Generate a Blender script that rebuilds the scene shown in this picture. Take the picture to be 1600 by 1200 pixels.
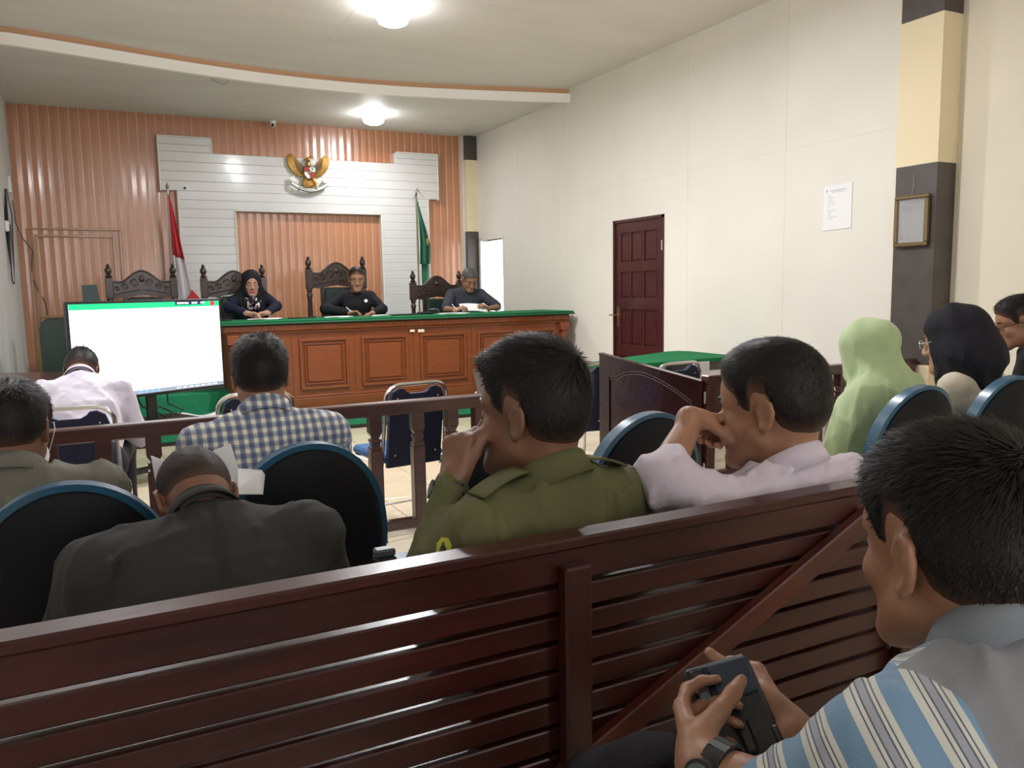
import bpy, bmesh, math, random
import numpy as np
from mathutils import Vector, Matrix, Euler
random.seed(7); RNG = np.random.default_rng(7)
for o in list(bpy.data.objects): bpy.data.objects.remove(o)
SC = bpy.context.scene
COL = SC.collection
PI = math.pi
# ------------------------------------------------------------------ camera
def _n(v): v = np.array(v, float); return v/np.linalg.norm(v)
F_PX = 1250.0
_Y = _n([-641, 140, F_PX]); _X = np.array([2480., 195., F_PX]); _X = _n(_X-_Y*_X.dot(_Y)); _Z = -np.cross(_X, _Y)
if _Z[1] < 0: _Z = -_Z
CAMROT = np.array([_X, _Y, _Z])           # rows: world axes in camera (right, up, forward)
CAM_H = 1.38
cam_data = bpy.data.cameras.new('camera'); cam = bpy.data.objects.new('camera', cam_data); COL.objects.link(cam)
cam_data.sensor_width = 36; cam_data.lens = F_PX/1600*36; cam_data.clip_start = .02
R = CAMROT
m = Matrix(((R[0,0], R[0,1], -R[0,2], 0), (R[1,0], R[1,1], -R[1,2], 0), (R[2,0], R[2,1], -R[2,2], CAM_H), (0,0,0,1)))
cam.matrix_world = m
SC.camera = cam
# ------------------------------------------------------------------ world, light, exposure
w = bpy.data.worlds.new('daylight'); SC.world = w; w.use_nodes = True
bg = w.node_tree.nodes['Background']; bg.inputs[0].default_value = (.96, .96, 1, 1); bg.inputs[1].default_value = 3.0
SC.view_settings.view_transform = 'Standard'; SC.view_settings.look = 'None'
SC.view_settings.gamma = 1; SC.view_settings.use_curve_mapping = False
SC.view_settings.exposure = 0.42
BULB_POWER = (20.0, 82.0, 38.0, 6.0, 36.0)      # lamp over the bench, lamp in front of the fascia, then three added fill lamps out of view
def area(name, loc, rot, sx, sy, power, color=(1,1,1)):
    l = bpy.data.lights.new(name, 'AREA'); l.shape = 'RECTANGLE'; l.size = sx; l.size_y = sy; l.energy = power; l.color = color
    o = bpy.data.objects.new(name, l); o.location = loc; o.rotation_euler = rot; COL.objects.link(o); return o
# daylight that comes in through the open double door and a guessed, unseen window in the rear wall (behind the photographer)
area('daylight_rear_door', (.4, -3.95, 1.2), (PI/2, 0, PI), 2.0, 2.1, 22, (1, .97, .92))
area('daylight_rear_window', (3.6, -3.95, 1.8), (PI/2, 0, PI), 1.8, 1.2, 24, (1, .95, .88))  # guessed source for the foreground light, added out of view
area('daylight_transom', (.60, -3.93, 2.80), (PI/2, 0, PI), 1.7, .95, 95, (1, .95, .86))
# ------------------------------------------------------------------ materials
_M = {}
def mat(name, col, rough=.5, metal=0, coat=0, spec=.5, noise=0, nscale=8, stretch=(1,1,1), bump=0, bscale=60, emit=None, estr=0, sheen=0, sss=0, col2=None, crough=.1):
    if name in _M: return _M[name]
    m = bpy.data.materials.new(name); m.use_nodes = True; nt = m.node_tree; b = nt.nodes['Principled BSDF']
    b.inputs['Base Color'].default_value = (*col, 1); b.inputs['Roughness'].default_value = rough
    b.inputs['Metallic'].default_value = metal; b.inputs['Coat Weight'].default_value = coat; b.inputs['Coat Roughness'].default_value = crough
    b.inputs['Specular IOR Level'].default_value = spec
    if sheen: b.inputs['Sheen Weight'].default_value = sheen
    if sss: b.inputs['Subsurface Weight'].default_value = sss; b.inputs['Subsurface Radius'].default_value = (.02,.008,.004)
    if emit: b.inputs['Emission Color'].default_value = (*emit, 1); b.inputs['Emission Strength'].default_value = estr
    tc = nt.nodes.new('ShaderNodeTexCoord')
    if noise:
        mp = nt.nodes.new('ShaderNodeMapping'); mp.inputs['Scale'].default_value = stretch
        nz = nt.nodes.new('ShaderNodeTexNoise'); nz.inputs['Scale'].default_value = nscale; nz.inputs['Detail'].default_value = 5
        nt.links.new(tc.outputs['Object'], mp.inputs[0]); nt.links.new(mp.outputs[0], nz.inputs['Vector'])
        rp = nt.nodes.new('ShaderNodeValToRGB'); c2 = col2 or tuple(max(0, c*(1-noise)) for c in col)
        rp.color_ramp.elements[0].color = (*c2, 1); rp.color_ramp.elements[1].color = (*[min(1, c*(1+noise*.4)) for c in col], 1)
        rp.color_ramp.elements[0].position = .3; rp.color_ramp.elements[1].position = .7
        nt.links.new(nz.outputs['Fac'], rp.inputs[0]); nt.links.new(rp.outputs[0], b.inputs['Base Color'])
    if bump:
        bn = nt.nodes.new('ShaderNodeTexNoise'); bn.inputs['Scale'].default_value = bscale; bn.inputs['Detail'].default_value = 3
        nt.links.new(tc.outputs['Object'], bn.inputs['Vector'])
        bu = nt.nodes.new('ShaderNodeBump'); bu.inputs['Strength'].default_value = bump; bu.inputs['Distance'].default_value = .004
        nt.links.new(bn.outputs['Fac'], bu.inputs['Height']); nt.links.new(bu.outputs[0], b.inputs['Normal'])
    _M[name] = m; return m
mat('wall_paint', (.76,.73,.65), .75, noise=.05, nscale=1.2)
mat('wall_cream', (.78,.72,.58), .7, noise=.06, nscale=1.5)
mat('wall_left', (.68,.675,.66), .6, noise=.1, nscale=2)
mat('pillar_cream', (.80,.69,.46), .6, noise=.03, nscale=2)
mat('pillar_dark', (.075,.063,.055), .45, noise=.2, nscale=6)
mat('ceiling', (.76,.73,.69), .6, noise=.06, nscale=1.2, stretch=(1,3,1))
mat('fascia', (.96,.93,.89), .5)
mat('fascia_orange', (.62,.36,.20), .5)  # orange-brown band above the fascia
mat('tile', (.66,.56,.40), .16, noise=.08, nscale=3)
mat('grout', (.30,.26,.20), .8)
mat('pvc_orange', (.50,.20,.088), .34, coat=1.0, crough=.13, spec=.8, noise=.10, nscale=5, stretch=(1,1,.4))
mat('pvc_joint', (.90,.66,.50), .22, coat=.5)  # paler than the boards, paints in the bright reflection along each joint
mat('pvc_white', (.68,.67,.65), .26, coat=.4)
mat('trim_white', (.75,.73,.68), .4)
mat('door_frame_gold', (.42,.21,.09), .22, coat=.5)
mat('maroon', (.060,.014,.016), .30, coat=.3, noise=.3, nscale=3, stretch=(6,6,1))
mat('brass', (.35,.27,.16), .35, metal=1)
mat('chrome', (.62,.62,.62), .18, metal=1)
mat('steel', (.45,.45,.45), .35, metal=1)
mat('teak', (.20,.050,.011), .36, coat=.25, noise=.16, nscale=6, stretch=(1,1,7))
mat('teak_h', (.20,.050,.011), .36, coat=.25, noise=.16, nscale=6, stretch=(.6,1,8))
mat('carved_dark', (.035,.018,.012), .35, coat=.3, noise=.4, nscale=14, bump=1.0, bscale=70)
mat('leather_green', (.018,.035,.028), .35, bump=.2, bscale=200)
mat('felt_green', (.008,.150,.050), .9, sheen=0, spec=.2, noise=.15, nscale=10, bump=.2, bscale=300)
mat('felt_edge', (.008,.090,.040), .7)
mat('carpet_green', (.010,.20,.085), .9, noise=.15, nscale=14, bump=.3, bscale=400)
mat('mahogany', (.048,.011,.008), .34, coat=.22, crough=.25, spec=.3, noise=.45, nscale=5, stretch=(.7,6,6), bump=.12, bscale=40)
mat('mahogany_v', (.050,.012,.009), .34, coat=.22, crough=.25, spec=.3, noise=.45, nscale=5, stretch=(6,6,.7), bump=.12, bscale=40)
mat('mahogany_red', (.085,.018,.010), .34, coat=.22, crough=.25, spec=.3, noise=.4, nscale=5, stretch=(1,6,2))
mat('rail_wood', (.065,.019,.014), .3, coat=.4, crough=.2, noise=.35, nscale=6, stretch=(1,6,6))
mat('gate_wood', (.030,.009,.010), .17, coat=.6, crough=.14, noise=.35, nscale=4, stretch=(4,4,1), bump=.45, bscale=22)
mat('oval_back', (.006,.007,.009), .6, spec=.2, bump=.25, bscale=260)
mat('oval_rim', (.018,.085,.150), .33, coat=.2)
mat('navy_cloth', (.012,.016,.055), .7, bump=.3, bscale=300)
mat('blue_seat', (.03,.10,.25), .8, bump=.3, bscale=300)
mat('black_plastic', (.012,.012,.014), .35)
mat('grey_plastic', (.10,.13,.14), .4)
mat('dark_green_plastic', (.03,.055,.05), .45)
mat('paper', (.80,.80,.80), .7)
mat('paper_cream', (.80,.72,.55), .7)
mat('ink', (.25,.26,.30), .7)
mat('ink_light', (.48,.49,.52), .7)
mat('flag_red', (.55,.012,.02), .6, sheen=.2)
mat('flag_white', (.72,.68,.70), .6, sheen=.2)
mat('flag_green', (.006,.12,.055), .6, sheen=.2)
mat('flag_gold', (.30,.22,.05), .6)
mat('gold', (.50,.29,.08), .38, metal=.75, noise=.25, nscale=30)
mat('gold_dark', (.20,.14,.07), .4, metal=.6)
mat('enamel_red', (.35,.03,.03), .3); mat('enamel_white', (.78,.77,.70), .3); mat('enamel_black', (.015,.015,.015), .3); mat('enamel_green', (.02,.18,.06), .3)
mat('bulb', (1,1,1), .4, emit=(.97,.97,1), estr=1.0)
mat('screen_white', (0,0,0), .2, emit=(.93,.97,1), estr=1.7)
mat('screen_green', (0,0,0), .2, emit=(.02,.75,.30), estr=1.0)
mat('screen_dark', (0,0,0), .2, emit=(.03,.04,.10), estr=1.0)
mat('screen_red', (0,0,0), .2, emit=(.9,.04,.06), estr=1.0)
mat('screen_grey', (0,0,0), .2, emit=(.35,.38,.45), estr=1.0)
mat('screen_blue', (0,0,0), .2, emit=(.25,.55,.95), estr=1.0)
mat('glass_frame', (.75,.78,.80), .12, coat=.8)
mat('cable', (.02,.02,.02), .5); mat('cable_brown', (.12,.07,.045), .5)
mat('eye_white', (.65,.62,.58), .3); mat('eye_dark', (.01,.008,.007), .2)
mat('lip_red', (.32,.06,.05), .45)
# ------------------------------------------------------------------ mesh helpers
class MB:
    def __init__(s): s.bm = bmesh.new()
    def box(s, x0, x1, y0, y1, z0, z1, bev=0, M=None):
        r = bmesh.ops.create_cube(s.bm, size=1); vs = r['verts']
        for v in vs: v.co = Vector(((x0+x1)/2+v.co.x*(x1-x0), (y0+y1)/2+v.co.y*(y1-y0), (z0+z1)/2+v.co.z*(z1-z0)))
        if bev:
            es = {e for v in vs for e in v.link_edges}
            q = bmesh.ops.bevel(s.bm, geom=list(es), offset=bev, segments=1, affect='EDGES', profile=.5)
            vs = list({v for f in q['faces'] for v in f.verts}|{v for v in vs if v.is_valid})
        if M is not None: bmesh.ops.transform(s.bm, matrix=M, verts=vs)
        return s
    def cyl(s, a, b, r1, r2=None, n=12, cap=True):
        a = Vector(a); b = Vector(b); r2 = r1 if r2 is None else r2
        d = b-a; L = d.length
        if L < 1e-6: return s
        M = Matrix.Translation((a+b)/2) @ d.to_track_quat('Z', 'Y').to_matrix().to_4x4()
        bmesh.ops.create_cone(s.bm, cap_ends=cap, segments=n, radius1=r1, radius2=max(r2, 1e-5), depth=L, matrix=M); return s
    def sph(s, c, r, n=12, sc=(1,1,1), M=None):
        T = Matrix.Translation(c) @ (M or Matrix()) @ Matrix.Diagonal((*[r*k for k in sc], 1))
        bmesh.ops.create_uvsphere(s.bm, u_segments=n, v_segments=max(6, n*2//3), radius=1, matrix=T); return s
    def tube(s, pts, r, n=8, rs=None):
        pts = [Vector(p) for p in pts]; rings = []
        up = Vector((0,0,1)); prev = None
        for i, p in enumerate(pts):
            t = (pts[min(i+1, len(pts)-1)]-pts[max(i-1, 0)]).normalized()
            if prev is None:
                u = t.orthogonal().normalized()
            else:
                u = (prev - t*prev.dot(t)).normalized()
            prev = u; v = t.cross(u); rr = rs[i] if rs else r
            rings.append([s.bm.verts.new(p+(u*math.cos(2*PI*k/n)+v*math.sin(2*PI*k/n))*rr) for k in range(n)])
        for A, B in zip(rings, rings[1:]):
            for k in range(n): s.bm.faces.new((A[k], A[(k+1)%n], B[(k+1)%n], B[k]))
        s.bm.faces.new(rings[0][::-1]); s.bm.faces.new(rings[-1]); return s
    def lathe(s, c, prof, n=14, axis='Z'):
        rings = []
        for r, z in prof:
            rings.append([s.bm.verts.new((c[0]+r*math.cos(2*PI*k/n), c[1]+r*math.sin(2*PI*k/n), c[2]+z)) for k in range(n)])
        for A, B in zip(rings, rings[1:]):
            for k in range(n): s.bm.faces.new((A[k], A[(k+1)%n], B[(k+1)%n], B[k]))
        s.bm.faces.new(rings[0][::-1]); s.bm.faces.new(rings[-1]); return s
    def prism(s, poly, d0, d1, plane='XZ', M=None):
        """extrude a 2-D outline; plane XZ extrudes along Y, XY along Z, YZ along X"""
        f = {'XZ': lambda p, d: (p[0], d, p[1]), 'XY': lambda p, d: (p[0], p[1], d), 'YZ': lambda p, d: (d, p[0], p[1])}[plane]
        A = [s.bm.verts.new(f(p, d0)) for p in poly]; B = [s.bm.verts.new(f(p, d1)) for p in poly]
        n = len(poly); s.bm.faces.new(A); s.bm.faces.new(B[::-1])
        for i in range(n): s.bm.faces.new((A[i], B[i], B[(i+1)%n], A[(i+1)%n]))
        if M is not None: bmesh.ops.transform(s.bm, matrix=M, verts=A+B)
        return s
    def sheet(s, grid, th=0):
        """grid[i][j] of points -> surface"""
        V = [[s.bm.verts.new(p) for p in row] for row in grid]
        for i in range(len(V)-1):
            for j in range(len(V[0])-1): s.bm.faces.new((V[i][j], V[i][j+1], V[i+1][j+1], V[i+1][j]))
        return s
    def mesh(s, name, m, smooth=False):
        bmesh.ops.recalc_face_normals(s.bm, faces=s.bm.faces)
        me = bpy.data.meshes.new(name); s.bm.to_mesh(me); s.bm.free()
        me.materials.append(_M[m] if isinstance(m, str) else m)
        if smooth:
            for p in me.polygons: p.use_smooth = True
            try: me.set_sharp_from_angle(angle=.7)
            except Exception: pass
        return me
    def build(s, name, m, parent=None, smooth=False, solid=0):
        o = bpy.data.objects.new(name, s.mesh(name, m, smooth)); COL.objects.link(o)
        if parent is not None: o.parent = parent; o.location = -world_loc(parent)
        if solid:
            md = o.modifiers.new('thick', 'SOLIDIFY'); md.thickness = solid; md.offset = 0
        return o
def world_loc(o):
    """all thing empties are unrotated unless built in local space; location of the root"""
    v = Vector(o.location)
    while o.parent: o = o.parent; v = v+Vector(o.location)
    return v
def tag(o, label=None, cat=None, group=None, kind=None):
    if label: o['label'] = label
    if cat: o['category'] = cat
    if group: o['group'] = group
    if kind: o['kind'] = kind
    return o
def thing(name, loc, label, cat, group=None):
    o = bpy.data.objects.new(name, None); o.empty_display_size = .1; o.location = loc; COL.objects.link(o); return tag(o, label, cat, group)
def struct(o): o['kind'] = 'structure'; return o
def part_local(name, me, parent, rot=None):
    o = bpy.data.objects.new(name, me); o.parent = parent; COL.objects.link(o); return o
def loc_build(mb, name, m, parent, smooth=False):
    """the mesh is already in the parent's own space"""
    o = bpy.data.objects.new(name, mb.mesh(name, m, smooth)); o.parent = parent; COL.objects.link(o); return o
def copy_tree(o, parent=None):
    c = o.copy(); COL.objects.link(c)
    if parent is not None: c.parent = parent
    for ch in [x for x in o.children]: copy_tree(ch, c)
    return c
def Rz(a): return Matrix.Rotation(a, 4, 'Z')
def ray(px, py): v = np.array([px-800., 600.-py, F_PX]); return CAMROT@v/F_PX
def at_depth(px, py, d): return Vector(np.array([0, 0, CAM_H])+ray(px, py)*d)
# ================================================================== THE SETTING
XL, XR, YB, YF = -.83, 5.0, 11.0, -4.0
H_B, H_F, Y_STEP = 3.56, 3.60, 8.3
# floor: slab and tiles
fl = struct(MB().box(XL-.1, 5.3, YF, YB+.1, -.12, -.012).build('floor', 'grout'))
T = .40; k = 0; tile_me = None
x = XL
nx = int(6.0/T)+1
for j in range(17):
    for i in range(nx):
        x0 = XL+i*T; y0 = 1.0+j*T
        if x0 > 5.0: continue
        if tile_me is None:
            tile_me = MB().box(0, T-.005, 0, T-.005, -.0115, 0, .001).mesh('tile', 'tile')
        o = bpy.data.objects.new('tile', tile_me); COL.objects.link(o); o.parent = fl; o.location = (x0, y0, 0)
MB().box(XL, 5.3, YF, .995, -.0115, 0).build('tile_field', 'tile', fl)
# platform (green carpet) in two steps
struct(MB().box(XL, XR, 7.80, 8.35, 0.03, .20, .008).build('platform', 'carpet_green'))['label'] = 'green carpeted platform under the judges\' bench'
struct(MB().box(XL, XR, 7.83, 8.3, -.005, .03).build('platform_plinth', 'pillar_dark'))
struct(MB().box(XL, XR, 8.35, YB, 0.0, .40, .008).build('platform', 'carpet_green'))
# back wall with its PVC panels
wb = struct(MB().box(XL-.1, XR+.25, 10.99, 11.12, 0, 3.7).build('wall_back', 'pvc_joint'))
PW = .1035; me = None
i = 0; x = XL+.01
while x+PW < 4.84:
    if me is None:
        # gently convex board with a rounded bead along its joint, coloured pale for its highlight
        prof = [(0, 0), (0, -.0165), (.004, -.0168), (.020, -.0178), (.052, -.020), (.084, -.0178), (.0935, -.0168), (.0975, -.0165), (.0975, 0)]
        b = MB(); b.prism([(p[0], p[1]) for p in prof], .4, 3.56, 'XY'); b.prism([(.0975, 0), (.0975, -.0165), (.0988, -.0215), (.1022, -.0215), (.1035, -.0165), (.1035, 0)], .4, 3.56, 'XY'); me = b.mesh('panel', 'pvc_orange'); me.materials.append(_M['pvc_joint'])
        for p in me.polygons: p.material_index = 1 if p.center.x > .0974 and (p.center.x > .0976 or abs(p.normal.x) < .5) else 0
    o = bpy.data.objects.new('panel', me); COL.objects.link(o); o.parent = wb; o.location = (x, 10.99, 0)
    x += PW
# corner pillar beside the back wall
pl = MB().box(4.82, XR+.01, 10.86, 10.99, .4, 2.20).build('pillar', 'pillar_dark'); struct(pl)
MB().box(4.82, XR+.01, 10.86, 10.99, 2.20, 3.22).build('cream_band', 'pillar_cream', pl)
MB().box(4.82, XR+.01, 10.86, 10.99, 3.22, 3.56).build('dark_band', 'pillar_dark', pl)
MB().box(4.795, 4.818, 10.93, 10.99, .4, 3.56).build('edge_strip', 'trim_white', pl)
# right wall with its two door openings
b = MB(); W = XR+.14
for (y0, y1, z0, z1) in [(3.86, 6.47, 0, 3.7), (6.47, 7.35, 2.07, 3.7), (7.35, 10.02, 0, 3.7), (10.02, 10.80, 2.06, 3.7), (10.80, 11.0, 0, 3.7)]:
    b.box(XR, W, y0, y1, z0, z1)
wr = struct(b.build('wall_right', 'wall_paint'))
struct(MB().box(5.175, 5.30, YF, 3.86, 0, 3.7).build('wall_right_recess', 'wall_cream'))
pr = struct(MB().box(4.985, 5.18, 3.55, 3.862, .80, 2.155).build('pillar', 'pillar_dark'))
MB().box(4.975, 5.18, 3.545, 3.862, 0, .80).build('cream_foot', 'pillar_cream', pr)
MB().box(4.983, 5.18, 3.55, 3.862, 2.155, 3.11).build('cream_band', 'pillar_cream', pr)
MB().box(4.981, 5.18, 3.55, 3.862, 3.11, 3.7).build('dark_band', 'pillar_dark', pr)
MB().box(4.99, 5.0, 3.862, 3.885, 0, 3.6).build('edge_strip', 'wall_cream', pr)
# shallow board seams of the right wall
b = MB()
for y in (4.9, 6.12, 8.35, 9.57): b.box(4.998, 5.001, y-.001, y+.001, .01, 3.6)
for y0, y1 in ((3.9, 11.0),): b.box(4.998, 5.001, y0, y1, 2.439, 2.441)
b.build('board_seam', 'wall_paint', wr)
# left and rear walls
struct(MB().box(XL-.12, XL, YF, YB, 0, 3.7).build('wall_left', 'wall_left'))
b = MB()
for (x0, x1, z0, z1) in [(XL-.1, -.6, 0, 3.7), (-.6, 1.4, 2.25, 2.35), (-.6, 1.4, 3.28, 3.7), (1.4, 2.7, 0, 3.7), (2.7, 4.5, 0, 1.2), (2.7, 4.5, 2.4, 3.7), (4.5, 5.3, 0, 3.7)]:
    b.box(x0, x1, YF-.12, YF, z0, z1)
struct(b.build('wall_rear', 'wall_paint'))
b = MB()
for zz in (1.2, 1.8, 2.38): b.box(2.7, 4.5, YF-.09, YF-.04, zz, zz+.03)
for xx in (2.7, 3.58, 4.47): b.box(xx, xx+.03, YF-.09, YF-.04, 1.2, 2.4)
wn = struct(b.build('window_1', 'trim_white'))  # guessed window frame, unseen, placed for the rear daylight
# ceiling in two levels, curved fascia between them
def ystep(x):
    return 8.28+.50*max(0, math.sin(PI*min(1, max(0, (x+.55)/5.6))))**1.15
xs = [XL+(XR-XL)*i/40 for i in range(41)]
b = MB()
b.prism([(XL-.1, YF-.1)]+[(XR+.3, YF-.1)]+[(XR+.3, 8.28)]+[(x, ystep(x)) for x in xs[::-1]]+[(XL-.1, ystep(XL))], H_F+.05, H_F+.12, 'XY')
ceil = struct(b.build('ceiling', 'ceiling'))
b = MB(); b.prism([(x, ystep(x)) for x in xs]+[(XR+.1, YB+.1), (XL-.1, YB+.1)], H_B, H_B+.3, 'XY'); b.build('rear_soffit', 'ceiling', ceil)
b = MB(); b.prism([(x, ystep(x)-.05) for x in xs]+[(x, ystep(x)) for x in xs[::-1]], 3.495, 3.595, 'XY'); b.build('fascia', 'fascia', ceil, smooth=True)
b = MB(); b.prism([(x, ystep(x)-.02) for x in xs]+[(x, ystep(x)+.03) for x in xs[::-1]], 3.595, 3.71, 'XY'); b.build('cove_strip', 'fascia_orange', ceil, smooth=True)
b = MB()
b.box(XL, XR, 6.099, 6.101, 3.6485, 3.652); b.box(2.0, 2.002, YF, 8.7, 3.6485, 3.652); b.box(XL, XR, 3.5, 3.502, 3.6485, 3.652)
b.build('ceiling_seam', 'ceiling', ceil)
# doors
d1 = struct(MB().box(5.02, 5.05, 6.50, 7.32, .01, 2.04).build('door_1', 'maroon'))
b = MB(); 
for (y0, y1, z0, z1) in [(6.47, 6.50, 0, 2.07), (7.32, 7.35, 0, 2.07), (6.47, 7.35, 2.04, 2.07)]: b.box(4.985, 5.06, y0, y1, z0, z1)
b.build('door_frame', 'maroon', d1)
rows = [(.12, .62), (.74, 1.12), (1.24, 1.52), (1.62, 1.93)]
stile_y = [6.50, 6.60, 6.81, 6.85, 7.04, 7.08, 7.23, 7.32]
b = MB()
for k in (0, 2, 4, 6): b.box(5.005, 5.02, stile_y[k], stile_y[k+1], .01, 2.04, .003)
for z0, z1 in [(.01, .12), (.62, .74), (1.12, 1.24), (1.52, 1.62), (1.93, 2.04)]: b.box(5.003, 5.02, 6.50, 7.32, z0, z1, .003)
b.build('door_stiles', 'maroon', d1)
for z0, z1 in rows:
    for k in (1, 3, 5):
        MB().box(5.010, 5.022, stile_y[k]+.02, stile_y[k+1]-.02, z0+.02, z1-.02, .006).build('door_panel', 'maroon', d1)
hd = MB().box(4.998, 5.006, 7.265, 7.305, .93, 1.15, .003).build('lock_plate', 'brass', d1)
MB().tube([(5.0, 7.285, 1.06), (4.955, 7.285, 1.06), (4.945, 7.29, 1.06), (4.945, 7.36, 1.06)], .008).build('door_handle', 'brass', hd, True)
for z in (1.72, .35): MB().cyl((4.985, 6.49, z), (4.985, 6.49, z+.10), .010).build('hinge', 'steel', d1, True)
d2 = struct(MB().box(4.985, 5.15, 10.77, 10.82, .4, 2.09).build('door_2', 'trim_white'))
MB().box(4.985, 5.15, 10.02, 10.05, .4, 2.06).build('door_jamb', 'trim_white', d2)
MB().box(4.985, 5.15, 10.02, 10.80, 2.06, 2.09).build('door_head', 'trim_white', d2)
MB().box(5.14, 7.5, 9.0, 12.2, .2, .4).build('outside_landing', 'wall_cream', d2)
# PVC door drawn on the left of the back wall (double moulding)
t = thing('concealed_door', (-.23, 10.96, .4), 'orange panelled service door outlined by a double moulding, left end of back wall', 'door')
for n, (x0, x1, z1, wd) in enumerate([(-.73, .26, 2.165, .022), (-.655, .19, 2.085, .026)]):
    b = MB(); yy0, yy1 = 10.94, 10.966
    b.box(x0, x0+wd, yy0, yy1, .4, z1, .004); b.box(x1-wd, x1, yy0, yy1, .4, z1, .004); b.box(x0+wd, x1-wd, yy0, yy1, z1-wd, z1, .004)
    b.build('moulding', 'door_frame_gold', t)
# white backdrop of horizontal planks
t = thing('backdrop', (2.56, 10.9, .4), 'stepped white arch of horizontal planks on the orange back wall', 'wall panel')
def rowz(z0, z1, n): return [(z0+(z1-z0)*i/n, z0+(z1-z0)*(i+1)/n) for i in range(n)]
def plank(x0, x1, z0, z1):
    MB().prism([(10.884, z0), (10.884, z0+.003), (10.876, z0+.006), (10.874, z1-.006), (10.878, z1-.002), (10.880, z1), (10.966, z1), (10.966, z0)], x0, x1, 'YZ').build('plank', 'pvc_white', t)
for z0, z1 in rowz(.4, 2.42, 18): plank(.93, 1.585, z0, z1); plank(3.535, 4.22, z0, z1)
for z0, z1 in rowz(2.42, 2.64, 2): plank(.93, 4.22, z0, z1)
for z0, z1 in rowz(2.64, 3.11, 4): plank(.74, 4.38, z0, z1)
for z0, z1 in rowz(3.11, 3.285, 2): plank(.74, 1.345, z0, z1)
for z0, z1 in rowz(3.11, 3.26, 2): plank(3.765, 4.38, z0, z1)
def edge(x0, x1, z0, z1): MB().box(x0, x1, 10.865, 10.966, z0, z1, .003).build('edge_trim', 'trim_white', t)
for e in [(.725, .742, 2.63, 3.295), (.725, 1.36, 3.283, 3.30), (1.343, 1.36, 3.10, 3.30), (4.378, 4.395, 2.63, 3.275), (3.75, 4.395, 3.258, 3.275), (3.75, 3.767, 3.10, 3.275), (.915, .932, .4, 2.64), (4.218, 4.235, .4, 2.64), (1.583, 1.60, .4, 2.42), (3.52, 3.537, .4, 2.42), (1.583, 3.537, 2.405, 2.422)]: edge(*e)
# wooden baseboard on the right wall
struct(MB().box(4.985, 5.0, 3.9, 6.47, 0, .09).build('baseboard_right', 'maroon'))
# ================================================================== LIGHTS
def bulb(x, y, z, label, power):
    t = thing('ceiling_lamp', (x, y, z), label, 'lamp', )
    MB().lathe((x, y, z-.025), [(.055, 0), (.06, .01), (.06, .025)], 18).build('base', 'trim_white', t, True)
    o = MB().lathe((x, y, z-.16), [(.004, .02), (.07, .026), (.115, .045), (.13, .075), (.12, .105), (.08, .125), (.045, .135)], 18).build('bulb', 'bulb', t, True)  # dome widened so its shape stands in for the lamp's glare
    l = bpy.data.lights.new('lamp_light', 'AREA'); l.shape = 'DISK'; l.size = .16; l.energy = power; l.color = (.97, .965, 1)
    lo = bpy.data.objects.new('lamp_light', l); lo.location = (0, 0, -.20); lo.parent = t; COL.objects.link(lo)
_M['bulb'].node_tree.nodes['Principled BSDF'].inputs['Emission Strength'].default_value = 28
bulb(3.17, 9.94, H_B, 'round white ceiling lamp nearest the back wall, above the bench', BULB_POWER[0])
bulb(2.25, 6.45, H_F+.03, 'large bright ceiling lamp at the top edge, in front of the curved fascia', BULB_POWER[1])
bulb(2.7, 4.0, H_F+.03, 'added fill lamp, unseen, brightening the right wall', BULB_POWER[2])  # fill added to lift the right wall, no such lamp in view
bulb(2.25, -1.4, H_F+.03, 'added fill lamp, unseen, brightening the room from behind the photographer', BULB_POWER[3])  # unseen fill added for more light from the rear
bulb(-.05, 4.6, H_F+.03, 'ceiling lamp over the clerk\'s side of the room, above the picture', BULB_POWER[4])  # fill added because the left panels came out too dark
tag(MB().tube([(1.16, 9.0, 3.555), (1.20, 8.98, 3.53), (1.25, 9.0, 3.52), (1.30, 9.02, 3.53), (1.33, 9.0, 3.555)], .006, 6).build('ceiling_hook', 'steel', smooth=True), 'small bare wire hook on the rear ceiling left of the lamp', 'hook')
# ================================================================== JUDGES' BENCH
bx0, bx1, by = 1.02, 4.86, 8.12
t = thing('judges_bench', (2.9, 8.45, .2), 'long teak judges\' bench with carved frieze and raised panels', 'desk')
MB().box(bx0+.04, bx1-.03, by+.02, by+.10, .2, 1.0).build('front_board', 'teak', t)
MB().box(bx0+.04, bx0+.10, by+.10, 8.80, .2, 1.0).build('side_board', 'teak', t)
MB().box(bx1-.09, bx1-.03, by+.10, 8.80, .2, 1.0).build('side_board', 'teak', t)
b = MB(); b.box(bx0, bx1+.02, by-.03, 8.80, .985, 1.055, .012); b.box(bx0+.02, bx1, by-.01, 8.78, .965, .985, .004)
b.build('cornice', 'teak_h', t)
b = MB()
for i in range(96):
    x = bx0+.03+i*.0405
    b.prism([(x, 1.0), (x+.010, 1.0), (x+.026, 1.022), (x+.010, 1.044), (x, 1.044), (x+.014, 1.022)], by-.040, by-.028, 'XZ')
b.build('carved_frieze', 'teak_h', t)
b = MB(); b.box(bx0, bx1+.01, by-.02, by+.03, .2, .30, .006); b.box(bx0+.01, bx1, by-.005, by+.03, .30, .325, .006); b.build('skirting', 'teak_h', t)
def ring(b, x0, x1, z0, z1, w, y0, y1):
    b.box(x0, x1, y0, y1, z0, z0+w, .004); b.box(x0, x1, y0, y1, z1-w, z1, .004); b.box(x0, x0+w, y0, y1, z0+w, z1-w, .004); b.box(x1-w, x1, y0, y1, z0+w, z1-w, .004)
px = [1.16, 1.66, 2.30, 2.95, 3.63, 4.24, 4.76]
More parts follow.
